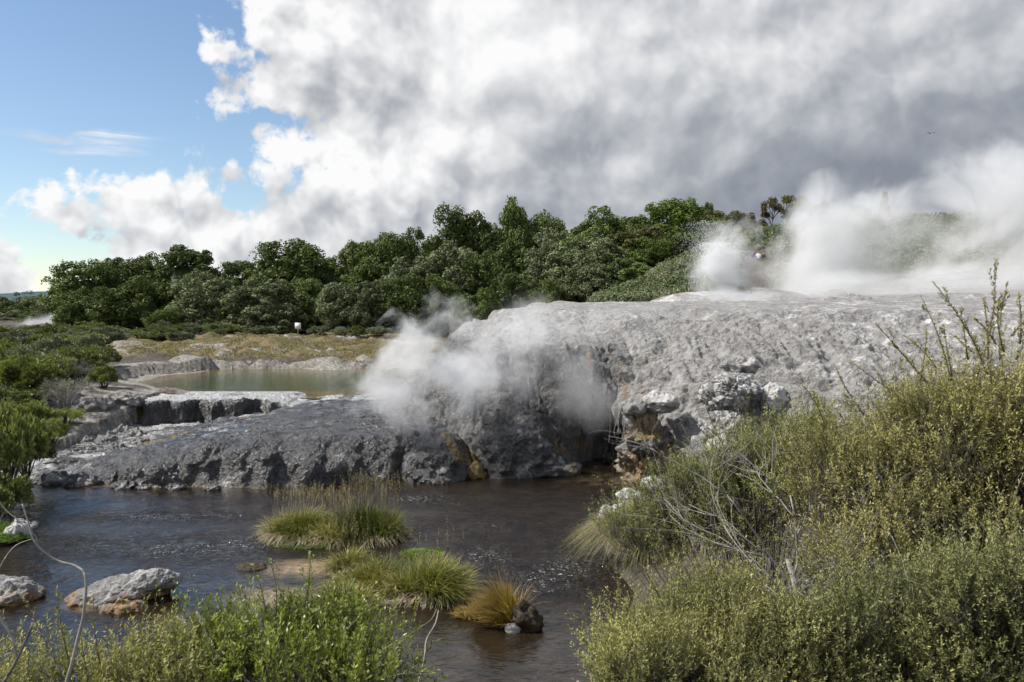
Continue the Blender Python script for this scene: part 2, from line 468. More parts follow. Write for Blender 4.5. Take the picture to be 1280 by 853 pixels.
def build_ground():
    u = np.linspace(-1.5, 1.5, 620)
    y = np.concatenate([[.4, 1, 1.6], np.linspace(2.2, 30, 110)[:-1], np.linspace(30, 120, 420)[:-1], np.geomspace(120, 9000, 70)])
    U, Y = np.meshgrid(u, y)
    X = U * (Y + 8)
    Z = ground_h(X.ravel(), Y.ravel()).reshape(X.shape)
    P = np.stack([X, Y, Z], -1).reshape(-1, 3)
    far = ((Y > 64) & (Y < 130) & (X < -3)).ravel()
    land = (Y > 31).ravel() & (pool_d(X, Y).ravel() < -.5)
    amp = np.where(land, .16, .05) + np.where(far & (P[:, 0] < 4), .42, 0)
    amp = amp * (1 - sstep(150, 300, P[:, 1]))
    P[:, 2] += fbm(P * [1, .55, 1], .35, 5, .5, 2) * amp * 1.6
    # ledges around the pool
    pd = pool_d(X, Y).ravel()
    led = np.exp(-((pd + 2.5) / 2.5) ** 2)
    P[:, 2] += led * (np.round(fbm(P, .4, 3) * 5) / 5) * .22
    x_, y_ = P[:, 0], P[:, 1]
    sil = np.exp(-(np.clip(-pd - .5, 0, 99) / 3.2) ** 2) * (pd < 1) * .9
    sil = np.maximum(sil, sstep(-2, 3, x_) * (1 - sstep(66, 78, y_ - .18 * np.maximum(x_ - 25, 0))) * (y_ > 40) * 1.0)
    sil = np.maximum(sil, .55 * (x_ < -17) * (x_ > -27) * (y_ > 29.5) * (y_ < 47))
    nb = fbm(P * [1, 1, 0], .16, 4)
    sil = np.maximum(sil, .62 * (nb > .17) * (y_ > 66) * (y_ < 92) * (x_ < 4) * (x_ > -40))
    dry = sstep(66, 69, y_) * (1 - sstep(93, 100, y_)) * (x_ < 4) * sstep(-48, -36, x_ + (y_ - 66) * .25) * .95
    return tag(mesh_np('ground', P, grid_faces(*X.shape), mat_ground(), None, {'silica': sil, 'dry': dry}, True), kind='structure')
build_ground()

# ---------------------------------------------------------------- water
def mat_river():
    m, g, out = new_mat('river water')
    co = g.node('ShaderNodeTexCoord').outputs['Object']
    sh, rif = g.attr('shallow_brown'), g.attr('riffle')
    st = g.v('MULTIPLY', co, (1, 1.15, 1))
    wrp = g.v('ADD', st, g.v('SCALE', g.noise(co, .8, 2, col=True), scale=.8))
    n1 = g.noise(wrp, 1.6, 4, .55); n2 = g.noise(wrp, 5.5, 4, .6, .4); n3 = g.noise(wrp, 17, 3, .6, .3)
    h = g.m('ADD', g.m('MULTIPLY', n1, .16), g.m('MULTIPLY', n2, g.m('ADD', .045, g.m('MULTIPLY', rif, .75))))
    h = g.m('ADD', h, g.m('MULTIPLY', n3, g.m('ADD', .007, g.m('MULTIPLY', rif, .16))))
    bed = g.ramp(g.noise(co, 1.3, 5, .6), [(.35, (.009, .0065, .0042)), (.6, (.022, .015, .009))])
    tan = g.ramp(g.noise(co, 4, 5, .6), [(.35, (.12, .075, .035)), (.65, (.34, .25, .16))])
    c = g.mix(g.mr(g.m('ADD', sh, g.m('MULTIPLY', g.m('SUBTRACT', g.noise(co, 1.8, 4), .5), .8)), .3, .9), bed, tan)
    glint = g.m('MULTIPLY', g.mr(g.noise(wrp, 11, 5, .72), .575, .63), g.mr(rif, .4, .95))  # sparkle on the riffles, painted into the water colour as white flecks
    c = g.mix(g.m('MULTIPLY', glint, .75), c, c4(.7, .72, .75))
    ro = g.m('ADD', .025, g.m('MULTIPLY', glint, .5))
    principled(g, out, c, ro, g.bump(h, 1.0, .36), 1.0, IOR=1.333)
    return m

SPOTS_SHALLOW_BROWN = [(-5.4, 20.9, 1.3, .8, 1.0), (-5.6, 18.8, 1.4, .9, .75), (-6.9, 17.4, 1.6, .8, .6), (-3.0, 18.6, 1.0, .6, .7), (-9.6, 18.2, 1.6, .5, .5), (-10, 15.5, 3, 1.0, .35), (.0, 17.0, .8, .6, .45), (-14, 30.4, 4, .4, .5), (3.6, 31.5, 2.6, 2.6, .40), (0, 32, 3, .8, .35)]  # the final pair only browns the deeper water along the wall
def build_river():
    xs = np.linspace(-30, 12, 620); ys = np.concatenate([np.linspace(6, 14, 60)[:-1], np.linspace(14, 37.5, 420)])
    X, Y = np.meshgrid(xs, ys); P = np.stack([X, Y, 0 * X], -1).reshape(-1, 3)
    x, y = P[:, 0], P[:, 1]
    def blob(cx, cy, rx, ry): return np.exp(-(((x - cx) / rx) ** 2 + ((y - cy) / ry) ** 2))
    rif = .55 * blob(-.5, 24, 3.2, 3.5) + .7 * blob(.6, 20.5, 2.2, 2.0) + .6 * blob(-3.6, 28.5, 1.8, 1.6) + .75 * blob(-8.3, 22.5, 2.6, 1.3) + .7 * blob(-11, 26.0, 3, .9) + .6 * blob(-11, 23, 3.5, .9) \
        + .4 * blob(2, 29, 3, 1.5) + .35 * blob(4, 33, 2, 1.2) + .3 * blob(-9, 28.5, 5, 1)
    rif = np.clip(rif * (.6 + 1.0 * fbm(P, .45, 3)) * 1.25, 0, 1)
    shl = np.zeros(len(P))
    for cx, cy, rx, ry, k in SPOTS_SHALLOW_BROWN: shl = np.maximum(shl, k * blob(cx, cy, rx, ry))
    D = np.stack([x * .8 + y * .3, y * 1.2, 0 * x], -1)
    z = fbm(D, .9, 3) * .018 + fbm(D + 40, 2.6, 3, .55, 1) * .06 * (rif + .10) + fbm(D + 90, 6, 2) * .008
    P[:, 2] = z
    tag(mesh_np('river', P, grid_faces(*X.shape), mat_river(), None, {'shallow_brown': shl, 'riffle': rif}, True), kind='structure')
build_river()

def build_pool():
    m, g, out = new_mat('pool water')
    co = g.node('ShaderNodeTexCoord').outputs['Object']
    e = g.attr('edge')
    n = g.noise(co, .5, 3)
    deep = g.mix(g.mr(n, .4, .6), c4(.026, .056, .020), c4(.052, .058, .020))
    shal = g.ramp(g.noise(co, 1.6, 4), [(.35, (.09, .055, .014)), (.65, (.17, .12, .05))])
    c = g.mix(g.mr(g.m('ADD', e, g.m('MULTIPLY', g.m('SUBTRACT', n, .5), 1.5)), .15, .9), shal, deep)
    h = g.noise(g.v('MULTIPLY', co, (1, 2, 1)), 2.5, 3)
    principled(g, out, c, .06, g.bump(h, .35, .05), .5, IOR=1.333)
    xs = np.linspace(-28, -3, 200); ys = np.linspace(45, 67, 160); X, Y = np.meshgrid(xs, ys)
    P = np.stack([X, Y, 0 * X + POOL_Z], -1).reshape(-1, 3)
    pd = pool_d(P[:, 0], P[:, 1])
    F = grid_faces(*X.shape); keep = (pd[F] > -.9).all(1)
    # edge: 0 at the rim, 1 in the deep part
    ed = np.clip(pd / 4.5, 0, 1) * sstep(46, 50.5, P[:, 1])
    tag(mesh_np('pool_water', P, F[keep], m, None, {'edge': ed}, True), kind='structure')
build_pool()

# ---------------------------------------------------------------- rock materials
def mat_sinter():
    m, g, out = new_mat('sinter')
    co = g.node('ShaderNodeTexCoord').outputs['Object']
    wet, wh, oc = g.attr('wet'), g.attr('white'), g.attr('ochre')
    n1 = g.noise(co, 1.1, 6, .62); n2 = g.noise(co, 6, 7, .68); n3 = g.noise(co, 30, 4, .65)
    base = g.ramp(g.m('ADD', g.m('MULTIPLY', n1, .55), g.m('MULTIPLY', n2, .45)), [(.34, (.16, .153, .147)), (.45, (.28, .271, .262)), (.56, (.37, .358, .349)), (.68, (.50, .486, .476))])
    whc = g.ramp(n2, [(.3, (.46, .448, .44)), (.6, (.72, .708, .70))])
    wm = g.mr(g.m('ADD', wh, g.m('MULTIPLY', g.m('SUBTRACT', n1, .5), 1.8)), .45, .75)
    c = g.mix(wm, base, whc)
    # darkness of soaked mineral, patchy, running down
    stv = g.v('MULTIPLY', co, (3.2, 3.2, .35))
    ns = g.noise(stv, 1.0, 5, .6)
    dk = g.mr(g.m('ADD', wet, g.m('MULTIPLY', g.m('SUBTRACT', g.m('ADD', g.m('MULTIPLY', ns, .6), g.m('MULTIPLY', n1, .4)), .5), 1.5)), .3, .85)
    dark = g.ramp(n2, [(.3, (.05, .049, .049)), (.55, (.11, .108, .107)), (.75, (.20, .195, .19))])
    c = g.mix(g.m('MULTIPLY', dk, .88), c, dark)
    run = g.mr(g.noise(g.v('MULTIPLY', co, (6, 6, .42)), 1.0, 4, .6), .56, .68)
    c = g.mix(g.m('MULTIPLY', g.m('MULTIPLY', run, dk), .45), c, c4(.42, .41, .40))
    om = g.mr(g.m('ADD', oc, g.m('MULTIPLY', g.m('SUBTRACT', ns, .5), 1.6)), .45, .8)
    ocol = g.ramp(n2, [(.3, (.11, .055, .015)), (.5, (.33, .18, .06)), (.7, (.46, .38, .24))])
    c = g.mix(g.m('MULTIPLY', om, .85), c, ocol)
    v = g.voro(g.v('ADD', co, g.v('SCALE', g.noise(co, 3, 3, col=True), scale=.4)), 3.5, 'F1', detail=2)
    h = g.m('ADD', g.m('MULTIPLY', n2, .6), g.m('ADD', g.m('MULTIPLY', n3, .14), g.m('MULTIPLY', v, .35)))
    ro = g.mr(dk, 0, 1, .85, .42)
    principled(g, out, c, ro, g.bump(h, 1.0, .34), .35)
    return m
M_SINTER = mat_sinter()

def mat_darkrock():
    m, g, out = new_mat('wet dark rock')
    co = g.node('ShaderNodeTexCoord').outputs['Object']
    wh, oc, wet = g.attr('white'), g.attr('ochre'), g.attr('wet')
    n1 = g.noise(co, 1.4, 5, .6); n2 = g.noise(co, 8, 6, .65)
    c = g.ramp(g.m('ADD', g.m('MULTIPLY', n1, .5), g.m('MULTIPLY', n2, .5)), [(.35, (.022, .022, .024)), (.5, (.054, .053, .054)), (.66, (.125, .121, .117))])
    whc = g.ramp(n2, [(.35, (.22, .215, .21)), (.65, (.55, .545, .54))])
    wm = g.mr(g.m('ADD', wh, g.m('MULTIPLY', g.m('SUBTRACT', n1, .5), 2.0)), .4, .8)
    c = g.mix(wm, c, whc)
    ocol = g.ramp(n2, [(.3, (.05, .045, .01)), (.5, (.20, .14, .04)), (.7, (.36, .24, .09))])
    c = g.mix(g.mr(g.m('ADD', oc, g.m('MULTIPLY', g.m('SUBTRACT', n2, .5), 1.6)), .4, .8), c, ocol)
    v = g.voro(g.v('ADD', co, g.v('SCALE', g.noise(co, 4, 3, col=True), scale=.3)), 5.5, 'F1', detail=2)
    h = g.m('ADD', g.m('MULTIPLY', n2, .5), g.m('ADD', g.m('MULTIPLY', g.noise(co, 34, 3, .6), .16), g.m('MULTIPLY', v, -.45)))
    bs = g.bump(h, 1.0, .15)
    ro = g.mr(wet, 0, 1, .62, .27)
    flat = g.attr('film')
    # film of running water on the flat top
    h2 = g.noise(g.v('MULTIPLY', co, (1.2, 2.6, 1)), 2.2, 4)
    nf = g.bump(h2, .6, .12)
    fm = g.mr(g.m('ADD', flat, g.m('MULTIPLY', g.m('SUBTRACT', n1, .5), 1.4)), .45, .7)
    nm = g.node('ShaderNodeMix', data_type='VECTOR'); g.put(nm.inputs[0], fm); g.put(nm.inputs[4], bs); g.put(nm.inputs[5], nf)
    ro = g.m('ADD', g.m('MULTIPLY', ro, g.m('SUBTRACT', 1.0, fm)), g.m('MULTIPLY', .1, fm))
    principled(g, out, c, ro, nm.outputs[1], .5)
    return m
M_DARK = mat_darkrock()

def build_terrace():
    xs = np.arange(-8.8, 34, .062)
    ys = np.concatenate([np.arange(26, 41, .055), np.arange(41, 62, .11)])
    X, Y = np.meshgrid(xs, ys)
    # irregular foot line
    n0 = fbm(np.stack([X.ravel(), Y.ravel() * .15, 0 * X.ravel()], -1), .45, 4).reshape(X.shape)
    Zs = terrace_h(X.ravel(), (Y + n0 * 1.3).ravel()).reshape(X.shape)
    # smooth a little
    for _ in range(3):
        Zs[1:-1] = (Zs[:-2] + Zs[1:-1] * 2 + Zs[2:]) / 4; Zs[:, 1:-1] = (Zs[:, :-2] + Zs[:, 1:-1] * 2 + Zs[:, 2:]) / 4
    N = grid_normals(X, Y, Zs)
    P = np.stack([X, Y, Zs], -1).reshape(-1, 3); n = N.reshape(-1, 3)
    st = 1 - n[:, 2]                              # steepness
    w1, w2 = worley(P + fbm(P, .8, 2)[:, None] * .6, .55)
    big = fbm(P, .28, 3) * .55
    gentle = sstep(5.5, 8, P[:, 0])
    pil = (.55 - w1) * .55 * (.4 + st) * (1 - .55 * gentle)
    w3, w4 = worley(P + fbm(P + 9, 1.7, 2)[:, None] * .35, 1.5)
    pil2 = (.5 - w3) * .20 * (1 - .3 * gentle)
    rid = fbm(P * [1, 1, 1.9], .75, 5, .55, 2) * .30
    drip = fbm(P * [2.4, 2.4, .24], 1.0, 4, .5, 1) * .30 * sstep(.12, .5, st)
    cur = np.exp(-((P[:, 0] - 3.0) / 2.6) ** 2) * sstep(.2, .6, st)
    drip = drip * (1 + .7 * cur) + cur * fbm(P * [3.4, 1.5, .16] + 11, 1.0, 3, .5, 1) * .2
    lay = (fbm(P * [.22, .22, 1.5] + 30, 1.0, 4, .55, 1) * .52 * sstep(6, 8.5, P[:, 0]) + .06) * sstep(.05, .2, st) + fbm(P * [.5, .5, 3.4] + 60, 1.0, 3, .5, 1) * .2 * sstep(.04, .2, st)
    top = sstep(6.3, 6.8, P[:, 2])
    flat = 1 - .78 * top * (1 - sstep(.1, .3, st))
    fine = fbm(P, 2.4, 5, .68) * .32 + fbm(P, 5.5, 3, .6, 2) * .07
    ro_ = np.clip(.75 + 1.6 * fbm(P + 70, .22, 3), .25, 1.35)
    pil2 = pil2 * ro_ * .65; fine = fine * ro_ * .72; rid = rid * (.5 + .5 * ro_)
    D = (big * (1 - top) + pil + pil2 + rid + fine) * flat + drip + lay
    edge = sstep(-8.8, -7, P[:, 0]) * (1 - sstep(32, 34, P[:, 0]) * .9) * (1 - sstep(57, 62, P[:, 1]) * .8)
    # an overhanging lip above the dark alcove
    P = P + n * (D * edge)[:, None]
    x, y, z = P.T
    al = np.exp(-((x - 4.1) / 1.0) ** 2) * (1 - sstep(.8, 1.9, z)) * sstep(32.5, 34, y)
    P[:, 1] += al * 1.6
    wet = .95 * (1 - sstep(3.2, 5.6, x + (z - 3) * -.5)) * (1 - sstep(4.3, 6.0, z - .12 * np.clip(-x, 0, 6)))
    wet = np.maximum(wet, .8 * (1 - sstep(.3, 1.6, z)) * (x < 7))
    wet = np.maximum(wet, .35 * np.exp(-((z - 5.6) / .6) ** 2) * (x > 3) * (x < 12))
    white = .30 + .12 * sstep(6.1, 6.6, z) * (x < 8) + .2 * sstep(9, 14, x) * sstep(2.5, 4, z) - .25 * np.exp(-((x - 9) / 3) ** 2) * np.exp(-((z - 5.2) / .9) ** 2)
    white -= .45 * np.exp(-(w2 - w1) * 9) + .35 * np.exp(-(w4 - w3) * 9); white += .06  # less pale along cell edges: crevice shade painted into the colour
    oc = np.zeros(len(P))
    for cx, cz, rx, rz, k in [(.6, 4.2, .25, .9, .55), (2.6, 3.6, .22, 1.2, .6), (3.4, 4.6, .3, .8, .6), (6.3, 4.4, .25, .8, .6), (10.5, 4.6, 1.2, .25, .4), (4.9, 3.4, .25, 1.5, .75), (5.6, 2.7, .5, 1.0, .7), (5.2, 1.2, .3, 1.2, .9), (3.0, .7, .5, .5, .6), (2.1, .9, .4, .7, .7), (7.0, 3.4, .3, .6, .5), (8.2, 4.7, 1.5, .4, .35)]:
        oc = np.maximum(oc, k * np.exp(-(((x - cx) / rx) ** 2 + ((z - cz) / rz) ** 2)))
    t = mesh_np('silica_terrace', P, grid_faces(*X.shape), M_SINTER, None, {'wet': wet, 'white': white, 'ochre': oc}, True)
    tag(t, 'broad pale grey silica terrace sloping down to the river under the steam', 'rock terrace', kind='structure')
build_terrace()

def build_mound():
    xs = np.arange(-20.4, -2.6, .045); ys = np.concatenate([np.arange(29.0, 36, .042), np.arange(36, 47.6, .075)])
    X, Y = np.meshgrid(xs, ys)
    lob = np.abs(np.sin(X * 1.05 + .6 * np.sin(X * .7))) * .42 + np.abs(np.sin(X * 2.3 + 1)) * .14
    yf = np.interp(X, [-20.4, -18.7, -16.8, -15, -12, -9, -6.5, -4.8, -3.6, -2.6], [31.6, 30.9, 31.2, 30.7, 30.4, 30.3, 30.9, 31.6, 33, 35.5]) - lob + .35
    H = np.interp(X, [-20.4, -18.5, -17.6, -16.4, -15.5, -14, -12.5, -10, -6, -4.2, -3.4, -2.6], [.25, .4, .45, .55, .95, 1.05, 1.35, 1.6, 1.65, 1.7, 1.5, .8])
    q = np.clip((Y - yf), -1, 99); w = 1.55
    front = np.where(q < 0, q * 1.5, H * np.sqrt(np.clip(1 - (1 - np.clip(q / w, 0, 1)) ** 2, 0, 1)))
    back = np.interp(Y, [32, 36, 42, 46, 47.6], [0, .03, .07, .12, -.6])
    Z = front + back
    # the lower floor at the left, and the step up to the pool
    low = 1 - sstep(-14.8, -12.2, X + (Y - 40) * -.25)
    ycl = 43.2 + .5 * np.sin(X * 1.7) + .3 * np.sin(X * 3.9)
    zf = np.where(Y < ycl, .78 + .02 * (Y - 34), 0) + np.interp(Y - ycl, [0, .25, .6, 3], [0, .75, 1.7, 1.78])
    zf = np.where(q < w, np.minimum(front, np.maximum(zf, .1)), zf)
    Z = Z * (1 - low) + np.where(q < w, front, np.minimum(zf, np.where(Y > ycl, 9, np.maximum(H, .5)))) * low
    for _ in range(2):
        Z[1:-1] = (Z[:-2] + Z[1:-1] * 2 + Z[2:]) / 4
    Nn = grid_normals(X, Y, Z); P = np.stack([X, Y, Z], -1).reshape(-1, 3); n = Nn.reshape(-1, 3)
    st = 1 - n[:, 2]
    fr = ((Y - yf) < 3.2).ravel() * 1.0
    top = (1 - sstep(.03, .2, st)) * sstep(32.5, 34, P[:, 1] - .0)
    w1, w2 = worley(P + fbm(P, .9, 2)[:, None] * .4, .72)
    w3, w4 = worley(P + fbm(P + 5, 2, 2)[:, None] * .2, 2.1)
    D = ((.6 - w1) * .5 + (.5 - w3) * .11) * (1 - .8 * top) + fbm(P, 1.1, 4, .5, 2) * .16 * (1 - .5 * top) + fbm(P, 5, 3, .6) * .05 * (1 - .8 * top)
    cl = sstep(.2, .6, st) * (P[:, 1] > 38)
    D = D + cl * (fbm(P * [1, 1, 2.5], 1.6, 4, .6, 2) * .25)
    lay = np.round((P[:, 1] + fbm(P, .5, 3) * 2) * 1.1) / 1.1 - (P[:, 1] + fbm(P, .5, 3) * 2)
    D = D + top * lay * .07
    edge = (1 - sstep(46.8, 47.6, P[:, 1]))
    P = P + n * (D * edge)[:, None]
    x, y, z = P.T
    white = .12 + .62 * sstep(41, 45.5, y) * (1 - .5 * sstep(-11, -8, x)) + .45 * (1 - sstep(-18.5, -15.8, x)) + .25 * top * sstep(-17, -14, x) * (1 - sstep(-13, -11, x))
    white = np.maximum(white, .5 * np.exp(-((z - 1.8) / .25) ** 2) * (y > 43.5))
    white = white * (1 - .8 * cl)
    film = top * (.75 * np.exp(-(((x + 14) / 2.0) ** 2 + ((y - 35.5) / 2.5) ** 2)) + .62 * sstep(-12, -9, x) * sstep(38.0, 40, y) + .35)
    wet = np.clip(1 - .7 * (1 - sstep(-18, -15.5, x)), 0, 1)
    oc = .8 * np.exp(-(((x + 16.2) / 1.3) ** 2 + ((y - 37.2) / 1.2) ** 2)) + .5 * np.exp(-((z - .05) / .12) ** 2) * (x < -9) + .6 * cl * sstep(44, 45, y)
    t = mesh_np('rock_mound', P, grid_faces(*X.shape), M_DARK, None, {'wet': wet, 'white': white, 'ochre': oc, 'film': film}, True)
    tag(t, 'long wet charcoal rock mound with bulging lobes between the river and the green pool', 'rock mound')
build_mound()

def rock(name, c, r, label, cat='rock', mat=None, seed=0, amp=.3, freq=1.0, attrs=None, group=None, nu=120, nv=70, flat=0.0, rot=0.0, post=None, base=None):
    """displaced ellipsoid, bottom under the ground"""
    th = np.linspace(0, 2 * math.pi, nu, endpoint=False); ph = np.linspace(0.001, math.pi - .001, nv)
    T, Pp = np.meshgrid(th, ph)
    S = np.stack([np.sin(Pp) * np.cos(T), np.sin(Pp) * np.sin(T), np.cos(Pp)], -1).reshape(-1, 3)
    rm = sum(r) / 3
    Q = S * r
    D = (fbm(Q + seed * 7.1, freq * .7 / rm, 5, .55, 2) * -amp * 1.2 + fbm(Q + seed * 3.3 + 50, freq * 2.2 / rm, 4, .6) * amp * .5) * rm
    w1, w2 = worley(Q + seed * 2.7, freq * 1.1 / rm); D += (.5 - w1) * amp * rm
    Q = Q + S * D[:, None]
    if flat: Q[:, 2] = np.where(Q[:, 2] > r[2] * (1 - flat), r[2] * (1 - flat) + (Q[:, 2] - r[2] * (1 - flat)) * .35, Q[:, 2])
    cr, sr = math.cos(rot), math.sin(rot)
    Q = np.stack([Q[:, 0] * cr - Q[:, 1] * sr, Q[:, 0] * sr + Q[:, 1] * cr, Q[:, 2]], 1)
    if post is not None: Q = post(Q)
    G = Q + np.asarray(c)
    A = attrs(G) if attrs else {}
    for k, dv in (('wet', 0), ('white', .3), ('ochre', 0), ('film', 0)): A.setdefault(k, np.full(len(Q), dv, np.float32))
    o = mesh_np(name, Q, grid_faces(nv, nu, True), mat or M_SINTER, None, A, True)
    o.location = tuple(c)
    return tag(o, label, cat, group)

# ================================================================== VEGETATION
GRN = [(0, (.038, .058, .016)), (.5, (.080, .110, .030)), (1, (.155, .185, .07))]
M_TREE = mat_leaf('dark tree leaves', [(0, (.046, .068, .020)), (.5, (.096, .128, .038)), (1, (.185, .215, .085))], trans=.12, spec=.12)
M_TREE_PALE = mat_leaf('greyish tree leaves', [(0, (0.066, 0.082, 0.041)), (.5, (0.126, 0.146, 0.074)), (1, (0.240, 0.258, 0.156))], trans=.1, spec=.12)
M_TREE_BRIGHT = mat_leaf('bright tree leaves', [(0, (0.063, 0.098, 0.018)), (.5, (0.121, 0.172, 0.034)), (1, (0.207, 0.259, 0.069))], trans=.2)
M_TREE_OLIVE = mat_leaf('olive tree leaves', [(0, (0.062, 0.069, 0.019)), (.5, (0.106, 0.112, 0.035)), (1, (0.188, 0.188, 0.075))], trans=.15)
M_TREE_BROWN = mat_leaf('brown tree leaves', [(0, (.055, .040, .02)), (.5, (.11, .075, .04)), (1, (.16, .12, .06))], trans=.1)
M_SHRUB = mat_leaf('shrub leaves', [(0, (0.069, 0.090, 0.025)), (.5, (0.167, 0.196, 0.060)), (1, (0.310, 0.328, 0.138))], trans=.25)
M_SHRUB_DK = mat_leaf('dark shrub leaves', [(0, (0.055, 0.072, 0.023)), (.5, (0.124, 0.146, 0.052)), (1, (0.234, 0.254, 0.117))], trans=.2)
M_SHRUB_GREY = mat_leaf('grey shrub leaves', [(0, (0.102, 0.098, 0.084)), (.5, (0.216, 0.211, 0.180)), (1, (0.384, 0.372, 0.324))], trans=.1)
M_SHRUB_PALE = mat_leaf('silvery shrub leaves', [(0, (0.086, 0.103, 0.057)), (.5, (0.172, 0.190, 0.121)), (1, (0.299, 0.316, 0.218))], trans=.15)
M_BARK = mat_simple('bark', (.085, .07, .055), .85, 14, .4, .6)
M_BARK_DK = mat_simple('dark twig bark', (.13, .112, .095), .8, 30, .3, .4, bd=.005)
M_BARK_GREY = mat_simple('dead grey wood', (.26, .245, .225), .85, 26, .35, .5, bd=.006)

ZA = 2.3      # natural height of a crown in units of its radius
def crown_mb(seed, nlobe=44, nsub=14, nleaf=40, leaf=.064, ctr=(0, 0, .50), rad=(.72, .72, .42), lr=.27, sr=.12, cone=0.0, flat=1.0, core=True):
    rng = np.random.default_rng(seed); mb = MB(); ctr = np.array(ctr) * [1, 1, ZA]; rad = np.array(rad) * [1, 1, ZA]
    # lobe centres on the upper and side surface of the envelope
    d = unit(nlobe * 3, rng); d = d[d[:, 2] > -.62][:nlobe]
    k = 1 + .22 * rng.normal(size=len(d))[:, None] * .6
    rr = np.array(rad)
    c = np.array(ctr) + d * rr * k
    if cone: c[:, :2] *= (1 - cone * np.clip((c[:, 2] / ZA - .2) / .8, 0, 1))[:, None]
    c[:, 2] = np.clip(c[:, 2], .25, .97 * ZA)
    lrs = lr * rng.uniform(.7, 1.25, len(c))
    # sub lobes
    sd = unit(len(c) * nsub, rng).reshape(len(c), nsub, 3); sd[..., 2] = np.where(sd[..., 2] < -.75, -sd[..., 2], sd[..., 2])
    scn = c[:, None] + sd * (lrs[:, None, None] * [1, 1, flat]) * .85
    scn = scn.reshape(-1, 3); srs = np.repeat(lrs / lr, nsub) * sr * rng.uniform(.7, 1.3, len(scn))
    ld = unit(len(scn) * nleaf, rng).reshape(len(scn), nleaf, 3); ld[..., 2] = np.where(ld[..., 2] < -.85, -ld[..., 2], ld[..., 2])
    p = scn[:, None] + ld * srs[:, None, None] * rng.uniform(.75, 1.12, (len(scn), nleaf, 1))
    p = p.reshape(-1, 3); nrm = ld.reshape(-1, 3) + .55 * unit(len(p), rng)
    dr = np.cross(nrm, unit(len(p), rng))
    sub = np.repeat(rng.uniform(0, 1, len(scn)), nleaf); lob = np.repeat(rng.uniform(0, 1, len(c)), nsub * nleaf)
    a = np.clip(.35 * sub + .35 * lob + .3 * rng.random(len(p)), 0, 1)
    mb.leaves(p - dr / np.linalg.norm(dr, axis=1)[:, None] * leaf * .5, dr, nrm, leaf * rng.uniform(.7, 1.3, len(p)), leaf * .72, a)
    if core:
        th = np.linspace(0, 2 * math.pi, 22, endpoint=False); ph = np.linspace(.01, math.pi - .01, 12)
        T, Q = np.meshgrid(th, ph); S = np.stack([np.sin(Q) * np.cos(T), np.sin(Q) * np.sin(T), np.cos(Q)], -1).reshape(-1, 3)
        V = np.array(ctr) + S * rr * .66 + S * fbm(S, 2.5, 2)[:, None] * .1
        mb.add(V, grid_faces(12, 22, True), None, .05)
    for v in mb.V: v[:, 2] /= ZA
    return mb

def trunk_mb(seed, h=.5, r=.05, n=6, spread=.4):
    rng = np.random.default_rng(seed); mb = MB()
    t = np.linspace(0, 1, 6)
    pts = np.stack([.03 * np.sin(t * 3 + seed), .03 * np.cos(t * 2.2 + seed), t * h - .04], 1)
    mb.tube(pts, r * (1 - .45 * t), 7)
    for k in range(n):
        a = rng.uniform(0, 6.28); z0 = rng.uniform(.3, .95) * h; L = rng.uniform(.6, 1.1) * spread
        p0 = np.array([.0, 0, z0]); p = [p0 + np.array([math.cos(a) * L * s, math.sin(a) * L * s, L * .75 * s ** 1.3]) for s in (0, .25, .55, 1)]
        mb.tube(p, [r * .5, r * .4, r * .27, r * .12], 5)
    return mb

def make_proto(kind, seed):
    """one unit tree: height 1, crown radius about 1 in x and y"""
    if kind == 'round': cm, tm = crown_mb(seed), trunk_mb(seed)
    elif kind == 'tall': cm, tm = crown_mb(seed, 40, 14, 40, .066, (0, 0, .52), (.66, .66, .43), .26, .12, .25), trunk_mb(seed)
    elif kind == 'wide': cm, tm = crown_mb(seed, 46, 14, 38, .062, (0, 0, .48), (.78, .78, .42), .26, .105), trunk_mb(seed)
    elif kind == 'far': cm, tm = crown_mb(seed, 16, 8, 26, .085, (0, 0, .52), (.72, .72, .36), .28, .13), trunk_mb(seed, n=3)
    elif kind == 'conifer':
        rng = np.random.default_rng(seed); cm = MB(); tm = MB(); tm.tube([[0, 0, -.03], [0, 0, .5], [.01, 0, 1]], [.05, .035, .008], 6)
        for z in np.linspace(.12, .98, 17):
            L = (1.02 - z) * .95 + .06
            for k in range(8):
                a = rng.uniform(0, 6.28); s = np.linspace(.05, 1, 26)
                p = np.stack([np.cos(a) * L * s, np.sin(a) * L * s, z + .05 * s - .11 * s * s], 1) + rng.normal(size=(26, 3)) * .022
                cm.leaves(p, np.array([math.cos(a), math.sin(a), .2]) + .8 * unit(26, rng), unit(26, rng) + [0, 0, 1], .13, .05, rng.random(26))
    elif kind == 'gum':
        rng = np.random.default_rng(seed); cm = MB(); tm = MB()
        tm.tube([[0, 0, -.03], [.03, .02, .4], [-.02, 0, .72], [0.03, 0, .92]], [.05, .04, .025, .01], 6)
        for k in range(9):
            a = rng.uniform(0, 6.28); z = rng.uniform(.55, .9); L = rng.uniform(.35, .8)
            e = np.array([math.cos(a) * L, math.sin(a) * L, min(z + rng.uniform(.08, .2), .97)])
            tm.tube([[0, 0, z - .08], e * [.5, .5, 1] - [0, 0, .06], e], [.02, .013, .006], 4)
            n = 170; d = unit(n, rng) * [.28, .28, .055] * rng.uniform(.5, 1, (n, 1)); d[:, 2] = np.abs(d[:, 2])
            cm.leaves(e + d, unit(n, rng), unit(n, rng) + [0, 0, .8], .075, .045, rng.random(n))
    return cm, tm

